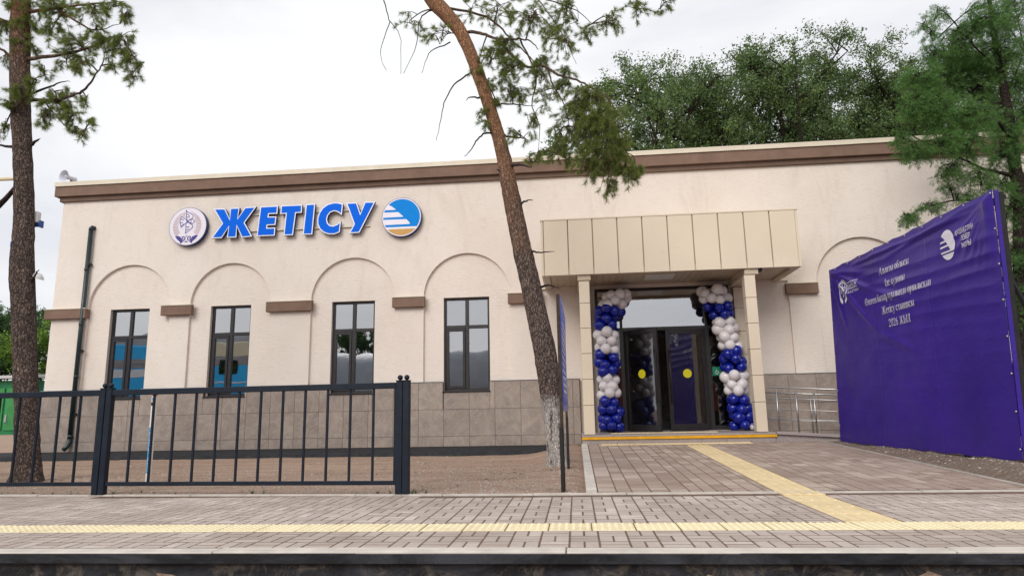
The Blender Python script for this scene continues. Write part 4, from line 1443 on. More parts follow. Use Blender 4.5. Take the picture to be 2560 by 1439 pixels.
stroke(g, [(0, 0), (0, .04)], .009, lambda a, b, l: (-6.117 + a, -6.2715 - l, 1.145 + b)); stroke(g, [(-.014, .04), (.014, .04)], .009, lambda a, b, l: (-6.117 + a, -6.2725 - l, 1.145 + b))
stroke(g, [(.016, .0), (0, .0), (0, .04), (.016, .04)], .008, lambda a, b, l: (-6.095 + a, -6.2715 - l, 1.145 + b))
part('blue_mark', g, ['marker_blue'], mk_)

# ------------------------------------------------------------------ information board seen almost edge-on
ib = thing('information_board', 'blue information board on rusty stakes, seen edge-on beside the leaning pine', 'sign', (-0.15, -6.5, 0))
part('stake', G().box(-0.195, -0.155, -7.63, -7.59, -0.1, 2.27, 0, .004), ['rusty_iron'], ib)
part('stake', G().box(-0.165, -0.13, -5.46, -5.42, -0.1, 2.27, 0, .004), ['rusty_iron'], ib)
part('footing_post', G().box(-0.205, -0.165, -7.70, -7.635, -0.2, 0.71, 0, .004), ['dark_iron'], ib)
part('footing_post', G().box(-0.155, -0.125, -5.54, -5.465, -0.2, 0.80, 0, .004), ['dark_iron'], ib)
g = G()
def bp(u, v, l=0.0):       # u along the board from near to far, v up
    return (-0.150 + u * 0.013 + 0.006 * math.sin(v * 3.1) + l, -7.60 + u, v)
nu, nv_ = 14, 10
for j in range(nv_ + 1):
    for i in range(nu + 1):
        g.v.append(bp(2.15 * i / nu, 0.88 + 1.38 * j / nv_))
for j in range(nv_):
    for i in range(nu):
        a = j * (nu + 1) + i
        g.f.append((a, a + 1, a + nu + 2, a + nu + 1)); g.mi.append(0)
bd = part('board', g, ['sign_blue'], ib, True)
sol = bd.modifiers.new('thickness', 'SOLIDIFY'); sol.thickness = 0.004; sol.offset = -1
g = G()
for k in range(11):
    v = 1.98 - k * 0.085
    stroke(g, [(0.35, v), (1.3 + 0.5 * rnd.random(), v)], 0.035, lambda a, b, l: bp(a, b, 0.004 + l))
part('printed_lines', g, ['white_print'], ib)

# ------------------------------------------------------------------ ramp handrail
hr = thing('ramp_handrail', 'polished steel handrail with four bars along the ramp', 'handrail', (5.2, -1.7, 0.3))
def rz(x): return -0.0603 * (x - 3.86)
x_a, x_b = 3.80, 7.6
for z0, r in ((1.265, 0.018), (1.055, 0.011), (0.84, 0.009), (0.655, 0.009)):
    part('rail', G().tube([(x_a, -1.70, z0 + rz(x_a)), (x_b, -1.70, z0 + rz(x_b))], r, 10), ['steel'], hr, True)
for xx in (3.97, 4.34, 4.68, 5.3, 5.9, 6.5, 7.1):
    p = part('post', G().tube([(xx, -1.695, 0.40 + rz(xx) * 1.1 - .005), (xx, -1.695, 1.175 + rz(xx))], 0.018, 10), ['steel'], hr, True)
    part('finial', G().lathe([(0.019, 0), (0.021, .008), (0.017, .02), (0, .028)], (xx, -1.695, 1.175 + rz(xx)), (0, 0, 1), 12), ['steel'], p, True)
    part('rail_bracket', G().tube([(xx, -1.695, 1.19 + rz(xx)), (xx, -1.699, 1.25 + rz(xx))], 0.007, 6), ['steel'], p, True)
g = None
hr2 = thing('ramp_handrail', 'steel handrail on the wall side of the ramp, behind the polished one', 'handrail', (5.2, -0.2, 0.3))
for z0, r in ((1.21, 0.02), (0.63, 0.011)):
    part('rail', G().tube([(4.05, -0.22, z0 + rz(4.05)), (x_b, -0.22, z0 + rz(x_b))], r, 8), ['steel'], hr2, True)
for xx in (4.1, 5.1, 6.1, 7.1):
    part('post', G().tube([(xx, -0.22, 0.35 + rz(xx)), (xx, -0.22, 1.2 + rz(xx))], 0.016, 8), ['steel'], hr2, True)

# ------------------------------------------------------------------ balloon columns
BAL = G()
prof = [(0.0, -0.118)] + [(0.112 * math.sin(math.pi * k / 8) * (1 - .06 * math.cos(math.pi * k / 8)), -0.118 * math.cos(math.pi * k / 8)) for k in range(1, 8)] + [(0.0, 0.118)]
BAL.lathe(prof, (0, 0, 0), (0, 0, 1), 14)
ME_W = BAL.mesh('balloon', ['balloon_white'], True)
ME_B = BAL.mesh('balloon', ['balloon_blue'], True)
def balloon_column(label, path, bands, seed, tail):
    r2 = random.Random(seed)
    t = thing('balloon_column', label, 'balloons', (path[0][0], -0.32, 0.388), 'balloon columns flanking the entrance')
    base = Vector(t.location)
    zs = [p[1] for p in path]
    def xat(z):
        for (x0, z0), (x1, z1) in zip(path[:-1], path[1:]):
            if z <= z1: return x0 + (x1 - x0) * max(0, (z - z0)) / (z1 - z0)
        return path[-1][0]
    z = 0.52
    k = 0
    while z < zs[-1]:
        col = 'w'
        for lo, hi, c in bands:
            if lo <= z < hi: col = c
        nq = 6 if z > 3.1 else 4
        for q in range(nq):
            a = k * 0.78 + q * 2 * math.pi / nq + r2.uniform(-.3, .3)
            rr = 0.160 + r2.uniform(-.03, .03) + (0.05 if z > 3.1 else 0)
            p = Vector((xat(z) + rr * math.cos(a), -0.32 + rr * math.sin(a) * 0.95, z + r2.uniform(-.045, .045)))
            s = r2.uniform(0.95, 1.22)
            d = Vector((math.cos(a), math.sin(a), r2.uniform(-.3, .3)))
            o = link('balloon', ME_W if col == 'w' else ME_B, t, p - base, d.to_track_quat('Z', 'Y').to_euler())
            o.scale = (s, s, s * r2.uniform(1.0, 1.08))
        z += 0.172
        k += 1
    if tail:
        for dx, dz, s in ((-.03, .455, .55), (.13, .45, .5)):
            o = link('balloon', ME_W, t, Vector((path[0][0] + dx, -0.45, dz)) - base)
            o.scale = (s, s, s)
balloon_column('blue and white balloon column at the left side of the entrance', [(0.76, .4), (0.735, 1.7), (0.73, 2.5), (0.78, 2.95), (0.92, 3.3), (1.10, 3.52)],
               [(0, 1.12, 'b'), (1.12, 1.66, 'w'), (1.66, 2.16, 'b'), (2.16, 2.72, 'w'), (2.72, 3.12, 'b')], 3, False)
balloon_column('blue and white balloon column at the right side of the entrance', [(3.62, .4), (3.55, 1.0), (3.50, 1.7), (3.45, 2.4), (3.32, 2.95), (3.20, 3.3), (3.14, 3.55)],
               [(0, 1.12, 'b'), (1.12, 1.68, 'w'), (1.68, 2.10, 'b'), (2.10, 2.78, 'w'), (2.78, 3.14, 'b')], 8, True)

# ------------------------------------------------------------------ banner wall
BL, BR = Vector((5.05, -1.90, .2)), Vector((5.26, -6.88, .2))
TLv = Vector((5.18, -1.90, 3.54))
UX = (BR - BL); UL = UX.length; UX.normalize()
VZ = (TLv - BL); VL = VZ.length; VZ.normalize()
NZ = VZ.cross(UX).normalized()
if NZ.x > 0: NZ = -NZ                       # towards the walkway
def crease(u, v, a, b, w, h):
    """tension fold along the segment a-b"""
    pa, pb, p = Vector(a), Vector(b), Vector((u, v))
    d = pb - pa
    t = max(0.0, min(1.0, (p - pa).dot(d) / d.length_squared))
    q = (p - pa - d * t).length
    fade = min(1.0, t * 4 + .25) * min(1.0, (1 - t) * 3 + 0.1)
    return h * fade * math.exp(-(q / w) ** 2)
def bh(u, v):
    e = min(1.0, u / .15) * min(1.0, (UL - u) / .15)
    h = 0.0
    ph = (v + 0.05 * u) * 2 * math.pi / 0.215 + 0.8 * math.sin(u * 0.9) + 2.2 * mnoise.noise(Vector((u * .6, v * 1.3, 2)))
    amp = 0.5 * (0.0085 + 0.013 * mnoise.noise(Vector((u * .8, v * 1.7, 31)))) * (0.12 + 0.88 * max(0, min(1, (v - 1.2) / 1.2))) * (0.35 + 0.65 * min(1, max(0, (u - 1.2) / 1.0)))
    h += amp * (1 - abs(math.sin(ph / 2)) ** 1.1) * 2
    h += 0.018 * mnoise.noise(Vector((u * .9, v * 1.1, 7))) + 0.006 * mnoise.noise(Vector((u * 2.6, v * 3.0, 9)))
    h += crease(u, v, (0.02, 3.30), (1.8, 2.60), .05, .028) + crease(u, v, (1.75, 2.62), (2.9, 2.28), .06, .022)
    h += crease(u, v, (0.02, 3.28), (1.85, 1.88), .05, .024) + crease(u, v, (1.8, 1.9), (3.0, 1.45), .07, .018)
    h += crease(u, v, (0.02, 3.3), (1.5, 3.0), .05, .02) + crease(u, v, (0.05, 3.2), (0.7, 2.0), .06, .014)
    for k in range(7):
        ang = 0.45 + k * 0.16
        h += crease(u, v, (UL - .03, VL - .04), (UL - .03 - math.cos(ang) * (1.1 - .05 * k), VL - .04 - math.sin(ang) * (1.0)), .035 + .006 * k, .018)
    h += crease(u, v, (1.0, VL - .10), (4.7, VL - .16), .035, .028) + crease(u, v, (2.2, VL - .24), (4.85, VL - .05), .04, .02)
    for us_ in (1.78, 3.42): h += 0.003 * math.exp(-((u - us_ - .02 * math.sin(v * 2)) / .012) ** 2)
    return 0.03 + h * (0.3 + 0.7 * e)
def edge_v(u, v):                            # scalloped top and bottom hems
    s = math.sin(u * math.pi / 0.62)
    t = v / VL
    return v + (0.018 * abs(s) - .012) * (t - 1 if t < .5 else -t) * (1 if t < .04 or t > .96 else 0)
def bpt(u, v, l=0.0):
    return tuple(BL + UX * u + VZ * edge_v(u, v) + NZ * (bh(u, v) + l))
bn = thing('banner_stand', 'large purple banner with white lettering stretched beside the walkway', 'banner', tuple((BL + BR) / 2 - Vector((0, 0, .15))))
g = G()
NU, NV = 300, 220
for j in range(NV + 1):
    for i in range(NU + 1):
        g.v.append(bpt(UL * i / NU, VL * j / NV))
for j in range(NV):
    for i in range(NU):
        a = j * (NU + 1) + i
        g.f.append((a, a + NU + 1, a + NU + 2, a + 1)); g.mi.append(0)
cloth = part('banner_cloth', g, ['banner'], bn, True)
# hem folded round the right edge, frame behind
def along(u0, u1, v0, v1, n0, n1, g):
    P = []
    for n_ in (n0, n1):
        for (u, v) in ((u0, v0), (u1, v0), (u1, v1), (u0, v1)):
            P.append(tuple(BL + UX * u + VZ * v + NZ * n_))
    g.add(P, [(0, 3, 2, 1), (4, 5, 6, 7), (0, 1, 5, 4), (1, 2, 6, 5), (2, 3, 7, 6), (3, 0, 4, 7)])
    return g
part('hem', along(UL - .004, UL + .012, .01, VL - .01, -.03, .022, G()), ['banner'], bn)
g = G()
for u in (0.03, UL * .25, UL * .5, UL * .75, UL - .08): along(u, u + .06, -.28, VL - .02, -.09, -.04, g) if u < UL - .1 else None
for v in (0.1, VL * .33, VL * .66, VL - .1): along(.03, UL - .02, v, v + .05, -.142, -.092, g)
part('frame', g, ['dark_iron'], bn)
part('side_board', along(UL - .07, UL - .006, -.18, VL - .02, -.105, -.035, G()), ['dark_iron'], bn)
for u in (0.3, UL - .3):
    g = G().tube([BL + UX * u + VZ * (VL * .8) - NZ * .1, BL + UX * u - NZ * 1.3 - VZ * .25], .03, 6)
    part('brace', g, ['dark_iron'], bn)
g = G().lathe([(0.016, 0), (0.016, .006), (0.006, .012), (0, .012)], (0, 0, 0), (0, 0, 1), 10)
gm = g.mesh('grommet', ['steel'], True)
rows_ = [(UL - .025, v) for v in np.linspace(.12, VL - .05, 8)] + [(u, VL - .03) for u in np.linspace(.3, UL - .6, 9)] + [(.02, v) for v in np.linspace(.3, VL - .4, 5)]
for u, v in rows_:
    link('grommet', gm, bn, Vector(bpt(u, v, .001)) - bn.location, NZ.to_track_quat('Z', 'Y').to_euler())

def on_banner(name, faces2, mat, lift=0.0045, split=0.03):
    """flat print following the cloth: polygons in (u,v), cut finely so that they bend with it"""
    bm = bmesh.new()
    for f in faces2:
        vs = [bm.verts.new((a, b, l)) for a, b, l in f]
        try: bm.faces.new(vs)
        except ValueError: pass
    us = [v.co.x for v in bm.verts]; vv = [v.co.y for v in bm.verts]
    for lo, hi, nrm in ((min(us), max(us), (1, 0, 0)), (min(vv), max(vv), (0, 1, 0))):
        s = lo + split
        while s < hi:
            co = (s, 0, 0) if nrm[0] else (0, s, 0)
            bmesh.ops.bisect_plane(bm, geom=list(bm.verts) + list(bm.edges) + list(bm.faces), plane_co=co, plane_no=nrm, dist=1e-6)
            s += split
    bm.verts.index_update()
    g = G().add([bpt(v.co.x, v.co.y, lift + v.co.z) for v in bm.verts], [[w.index for w in f.verts] for f in bm.faces])
    bm.free()
    return part(name, g, [mat], cloth)

# a small serif alphabet drawn with strokes (unit em, x-height .46, cap height .68)
XH, CH, ST, TH, SF = 0.46, 0.68, 0.105, 0.05, 0.045
class Glyph:
    def __init__(s): s.p, s.w = [], 0.5
    def rect(s, x0, x1, y0, y1): s.p.append([(x0, y0), (x1, y0), (x1, y1), (x0, y1)]); return s
    def stem(s, x, y0, y1, top=True, bot=True):
        s.rect(x, x + ST, y0, y1)
        if bot: s.rect(x - SF, x + ST + SF, y0, y0 + .028)
        if top: s.rect(x - SF, x + ST + SF, y1 - .028, y1)
        return s
    def diag(s, x0, y0, x1, y1, w): s.p.append([(x0 - w / 2, y0), (x0 + w / 2, y0), (x1 + w / 2, y1), (x1 - w / 2, y1)]); return s
    def ring(s, cx, cy, rx, ry, a0=0, a1=360, thick=ST, thin=TH):
        n = max(6, int(abs(a1 - a0) / 18))
        o = [R(a0 + (a1 - a0) * i / n) for i in range(n + 1)]
        for t0, t1 in zip(o[:-1], o[1:]):
            s.p.append([(cx + rx * math.cos(t0), cy + ry * math.sin(t0)), (cx + rx * math.cos(t1), cy + ry * math.sin(t1)),
                        (cx + (rx - thick) * math.cos(t1), cy + (ry - thin) * math.sin(t1)), (cx + (rx - thick) * math.cos(t0), cy + (ry - thin) * math.sin(t0))])
        return s
def gl(ch):
    g = Glyph()
    if ch == 'А':
        g.diag(.05, 0, .31, CH, .04).diag(.58, 0, .33, CH, .10).rect(.14, .48, .22, .25).rect(-.02, .13, 0, .025).rect(.48, .68, 0, .025); g.w = .68
    elif ch in 'лЛ':
        h = XH if ch == 'л' else CH
        k = h / XH
        g.stem(.27 * k ** .5, 0, h, True, True); g.diag(.08, .03, .17 * k ** .5, h - .02, .035); g.rect(.12, .30 * k ** .5, h - .028, h); g.ring(.05, .055, .045, .055, 0, 360, .045, .055); g.w = .42 * k ** .5
    elif ch == 'м':
        g.stem(.47, 0, XH); g.rect(.06, .09, 0, XH).rect(.0, .15, 0, .025); g.diag(.11, XH, .29, .02, .08).diag(.49, XH, .29, .02, .03); g.rect(.02, .15, XH - .025, XH); g.w = .62
    elif ch == 'а':
        g.rect(.23, .23 + ST, .04, .34); g.ring(.19, .33, .13, .13, 0, 170, .07, TH); g.ring(.15, .14, .13, .14, 20, 340, .08, TH); g.rect(.12, .27, .25, .28); g.ring(.37, .07, .09, .07, 180, 330, .06, .03); g.w = .42
    elif ch == 'т':
        g.stem(.17, 0, XH, False); g.rect(.0, .43, XH - .03, XH).rect(.0, .025, XH - .12, XH).rect(.405, .43, XH - .12, XH); g.w = .44
    elif ch in 'ыЫ':
        h = XH if ch == 'ы' else CH
        k = h / XH
        g.stem(.06, 0, h).ring(.20 * k, .14 * k, .14 * k, .14 * k, -95, 95, .08, TH).rect(.13, .21 * k, .28 * k - .028, .28 * k).rect(.13, .21 * k, 0, .028).stem(.44 * k ** .8, 0, h); g.w = .60 * k ** .8
    elif ch == 'о': g.ring(.22, XH / 2, .21, XH / 2 + .01); g.w = .45
    elif ch == 'Ө': g.ring(.32, CH / 2, .30, CH / 2 + .01).rect(.1, .54, .325, .358); g.w = .66
    elif ch == 'б': g.ring(.22, .21, .21, .22).ring(.30, .40, .27, .25, 95, 185, .08, .05).rect(.26, .42, .63, .68); g.w = .45
    elif ch == 'с': g.ring(.22, XH / 2, .20, XH / 2 + .01, 45, 315); g.ring(.33, .36, .045, .045, 0, 360, .04, .04); g.w = .41
    elif ch == 'е': g.ring(.22, XH / 2, .20, XH / 2 + .01, 10, 318).rect(.06, .40, .25, .28); g.w = .43
    elif ch == 'у': g.diag(.09, XH, .235, .03, .085).diag(.38, XH, .17, -.19, .035).rect(.0, .18, XH - .025, XH).rect(.30, .45, XH - .025, XH).ring(.10, -.16, .05, .05, 0, 360, .045, .045); g.w = .44
    elif ch == 'д': g.stem(.28, .03, XH, True, False).diag(.11, .03, .19, XH, .035).rect(.02, .45, .0, .03).rect(.02, .045, -.13, .0).rect(.425, .45, -.13, 0).rect(.14, .3, XH - .028, XH); g.w = .47
    elif ch == 'н': g.stem(.06, 0, XH).stem(.34, 0, XH).rect(.1, .4, .22, .25); g.w = .50
    elif ch == 'и': g.stem(.06, 0, XH).stem(.34, 0, XH).diag(.13, .06, .36, XH - .06, .035); g.w = .50
    elif ch == 'ц': g.stem(.06, 0, XH).stem(.34, 0, XH).rect(.05, .47, 0, .028).rect(.445, .47, -.13, .01); g.w = .50
    elif ch == 'г': g.stem(.06, 0, XH, False).rect(.02, .37, XH - .03, XH).rect(.345, .37, XH - .13, XH); g.w = .40
    elif ch == 'р': g.stem(.07, -.2, XH).ring(.22, XH / 2, .19, XH / 2 + .01, -150, 150); g.w = .46
    elif ch == 'қ': g.stem(.06, 0, XH).diag(.16, .23, .36, XH, .035).diag(.21, .26, .38, 0, .08).rect(.30, .47, 0, .025).rect(.43, .46, -.13, .02).rect(.28, .43, XH - .025, XH); g.w = .48
    elif ch == 'І': g.stem(.08, 0, CH); g.w = .26
    elif ch == 'і': g.stem(.07, 0, XH).ring(.114, .60, .05, .05, 0, 360, .045, .045); g.w = .24
    elif ch == 'Ж':
        g.stem(.40, 0, CH).diag(.12, CH - .02, .38, .36, .05).diag(.10, 0, .36, .34, .09).diag(.77, CH - .02, .52, .36, .05).diag(.80, 0, .54, .34, .09)
        g.rect(.0, .2, 0, .025).rect(.70, .9, 0, .025).rect(.04, .2, CH - .025, CH).rect(.69, .85, CH - .025, CH); g.w = .92
    elif ch == '2': g.ring(.21, .48, .19, .20, -20, 175, .075, TH).diag(.07, .03, .34, .40, .05).rect(.03, .42, 0, .06).rect(.395, .42, 0, .13); g.w = .48
    elif ch == '0': g.ring(.23, .34, .20, .35, 0, 360, .075, TH); g.w = .48
    elif ch == '6': g.ring(.23, .21, .20, .22, 0, 360, .075, TH).ring(.40, .30, .37, .39, 105, 185, .085, .05); g.w = .48
    elif ch == ' ': g.w = .24
    return g
def serif_line(body, u0, u1, v, em):
    x = 0.0
    out = []
    for ch in body:
        q = gl(ch)
        for i, p in enumerate(q.p): out.append([(x + a, b, (i % 12) * 0.00025) for a, b in p])
        x += q.w
    sx = (u1 - u0) / x
    return [[(u0 + a * sx, v + b * em, l) for a, b, l in p] for p in out]
F = []
for body, u0, u1, v in (('Алматы облысы', 1.99, 2.93, 2.842), ('Іле ауданы', 2.17, 2.785, 2.615), ('Өтеген батыр ауылында орналасқан', 1.45, 3.48, 2.398), ('Жетісу станцисы', 2.005, 3.005, 2.170), ('2026 ЖЫЛ', 2.197, 2.85, 1.940)):
    F += serif_line(body, u0, u1, v, 0.185)
on_banner('lettering', F, 'white_print', 0.007, 0.02)
# railway emblem top right: disc with stripes cut out, words beside it
ec, er = (3.955, 2.882), (0.178, 0.214)
clip = circle(0, 0, 1.0, 40)
F = []
pieces = []
# lower segment, then the sky part right of the slanted stripe ends
pieces.append(clip_convex([(-2, -2), (2, -2), (2, -.60), (-2, -.60)], clip))
pieces.append(clip_convex([(.43, -.50), (2, -.50), (2, 2), (-2, 2), (-2, .66), (-.62, .66), (-.30, .36), (.12, -.10)], clip))
for q in ([(-2, .30), (-.30, .36), (-.12, .24), (-2, .20)], [(-2, -.03), (.02, .02), (.12, -.10), (-2, -.14)], [(-2, -.38), (.43, -.40), (.43, -.50), (-2, -.50)]):
    pieces.append(clip_convex(list(reversed(q)), clip))
for q in pieces:
    if len(q) > 2: F.append([(ec[0] + a * er[0], ec[1] + b * er[1], 0.0) for a, b in q])
on_banner('railway_emblem', F, 'white_print', 0.007, 0.022)
F = []
for body, u0, w, v in (('ҚАЗАҚСТАН', 4.165, .41, 2.960), ('ТЕМІР', 4.278, .205, 2.858), ('ЖОЛЫ', 4.278, .225, 2.756)):
    vs, fs = text_mesh2(body, width=w, height=0.070, bold=0.014)
    for f in fs: F.append([(u0 + vs[i][0], v + vs[i][1], 0.0) for i in f])
on_banner('emblem_words', F, 'white_print', 0.007, 0.022)
# fund emblem top left
ec = (0.578, 2.825); er = (0.182, 0.225)
F = []
for k in range(40):
    t = 2 * math.pi * k / 40
    if R(235) < t < R(305): continue
    for r0, r1 in ((0.72, 0.98),):
        w = 0.055
        F.append([(ec[0] + er[0] * (r * math.cos(t) + s * w * math.sin(t) * q), ec[1] + er[1] * (r * math.sin(t) - s * w * math.cos(t) * q), 0.0) for r, s, q in ((r0, 1, .6), (r1, 1, 1), (r1, -1, 1), (r0, -1, .6))])
for p in BIRD:
    n = len(p)
    for i in range(n):
        a, b = Vector(p[i]), Vector(p[(i + 1) % n])
        d = (b - a).normalized(); q = Vector((-d.y, d.x)) * .016
        F.append([(ec[0] + c.x * .52 + .012, ec[1] + c.y * .52 - .03, 0.0004 * (i % 3)) for c in (a - q, b - q, b + q, a + q)])
for s in (1, -1):
    F.append([(ec[0] + s * a * er[0], ec[1] + b * er[1], 0.0) for a, b in ([(.95, -.45), (.75, -.85), (.30, -1.1), (.2, -.8), (.5, -.62)] if s < 0 else [(.5, -.62), (.2, -.8), (.30, -1.1), (.75, -.85), (.95, -.45)])])
on_banner('fund_emblem', F, 'white_print', 0.007, 0.022)
F = []
for body, u0, w, v, h in (('SAMRUK', .765, .41, 2.832, .082), ('KAZYNA', .79, .42, 2.735, .050)):
    vs, fs = text_mesh2(body, width=w, height=h, bold=0.0)
    for f in fs: F.append([(u0 + vs[i][0], v + vs[i][1], 0.0) for i in f])
for v in (2.812, 2.932):
    F.append([(.755, v, 0), (1.19, v, 0), (1.19, v + .012, 0), (.755, v + .012, 0)])
on_banner('fund_words', F, 'white_print', 0.007, 0.022)

# ------------------------------------------------------------------ trees: limb paths and foliage masses (x, y, z, half width, half height, density)
T1L=[
  [(-8.93, -6.06, 6.83), (-8.52, -6.2, 6.78), (-8.15, -6.3, 6.72), (-7.44, -6.5, 6.7), (-6.97, -6.6, 6.78), (-6.64, -6.7, 6.44), (-6.49, -6.7, 6.19)] ,
  [(-8.81, -6.06, 6.1), (-8.05, -6.4, 5.89), (-7.55, -6.6, 5.85), (-7.37, -6.6, 5.96), (-7.25, -6.6, 6.16), (-7.15, -6.6, 6.36), (-7.15, -6.6, 6.67)] ,
  [(-8.89, -6.25, 5.87), (-8.63, -6.3, 6.07), (-8.44, -6.4, 6.28), (-8.14, -6.5, 6.27)] ,
  [(-8.84, -6.06, 6.18), (-8.37, -6.3, 6.15), (-8.04, -6.4, 6.17), (-7.77, -6.5, 6.14)] ,
  [(-9.21, -6.06, 6.87), (-9.48, -6.06, 7.09), (-9.8, -6.06, 7.34)] ,
  [(-8.98, -6.06, 5.28), (-9.25, -6.06, 5.34), (-9.61, -6.06, 5.41)] ,
  [(-8.69, -6.06, 5.31), (-8.48, -6.2, 5.31), (-8.42, -6.2, 5.34)] ,
  [(-9.04, -6.06, 7.73), (-8.25, -6.3, 7.58), (-7.52, -6.5, 7.46), (-6.9, -6.6, 7.38)] ,
  [(-9.27, -6.06, 7.52), (-9.7, -6.06, 7.7), (-10.17, -6.06, 7.89)] ,
  [(-8.26, -6.4, 5.93), (-8.0, -6.5, 5.63), (-7.62, -6.6, 5.3), (-7.37, -6.6, 5.15)] ,
  [(-8.24, -6.3, 7.51), (-7.55, -6.5, 7.04), (-7.26, -6.6, 6.92), (-6.93, -6.6, 7.0)] ,
  [(-8.39, -6.06, 3.05), (-8.22, -6.2, 3.14), (-8.14, -6.25, 3.16)] ,
]
T1C= [(-9.13, -6.06, 7.84, 0.35, 0.18, 1.5), (-8.24, -6.3, 7.54, 0.34, 0.2, 1.2), (-7.54, -6.5, 7.32, 0.28, 0.2, 0.9), (-7.03, -6.6, 7.32, 0.22, 0.11, 1), (-6.84, -6.6, 7.13, 0.1, 0.14, 1.0), (-7.32, -6.6, 6.92, 0.22, 0.11, 0.6), (-8.34, -6.3, 7.15, 0.29, 0.17, 0.9), (-9.08, -6.06, 7.43, 0.23, 0.23, 1.2), (-7.72, -6.5, 6.74, 0.34, 0.14, 1.3), (-7.23, -6.6, 6.71, 0.19, 0.12, 1.4), (-6.84, -6.6, 6.72, 0.19, 0.14, 1.0), (-6.66, -6.7, 6.31, 0.14, 0.19, 1.2), (-6.57, -6.7, 6.0, 0.08, 0.11, 1.1), (-6.49, -6.7, 6.19, 0.08, 0.08, 1), (-8.0, -6.3, 6.59, 0.26, 0.16, 1.0), (-7.43, -6.6, 6.32, 0.22, 0.17, 0.7), (-6.99, -6.6, 6.25, 0.14, 0.08, 0.7), (-9.04, -6.06, 7.09, 0.21, 0.21, 1.0), (-9.4, -6.06, 7.38, 0.15, 0.26, 1.1), (-9.37, -6.06, 6.86, 0.12, 0.18, 0.7), (-8.46, -6.4, 6.22, 0.12, 0.1, 1.2), (-8.77, -6.3, 6.09, 0.17, 0.13, 1.4), (-9.01, -6.25, 5.92, 0.13, 0.13, 1.2), (-7.99, -6.4, 5.98, 0.23, 0.1, 1.1), (-7.97, -6.4, 5.78, 0.25, 0.16, 1.4), (-7.57, -6.6, 5.49, 0.15, 0.12, 1.3), (-8.09, -6.5, 5.54, 0.14, 0.14, 1.2), (-7.37, -6.6, 5.74, 0.08, 0.09, 1), (-7.26, -6.6, 5.37, 0.07, 0.06, 1.2), (-7.38, -6.6, 5.19, 0.07, 0.09, 0.9), (-7.49, -6.6, 5.29, 0.11, 0.07, 0.9), (-9.21, -6.06, 5.6, 0.07, 0.12, 0.8), (-8.22, -6.5, 6.33, 0.14, 0.11, 0.8), (-6.95, -6.6, 6.52, 0.22, 0.14, 0.8)]
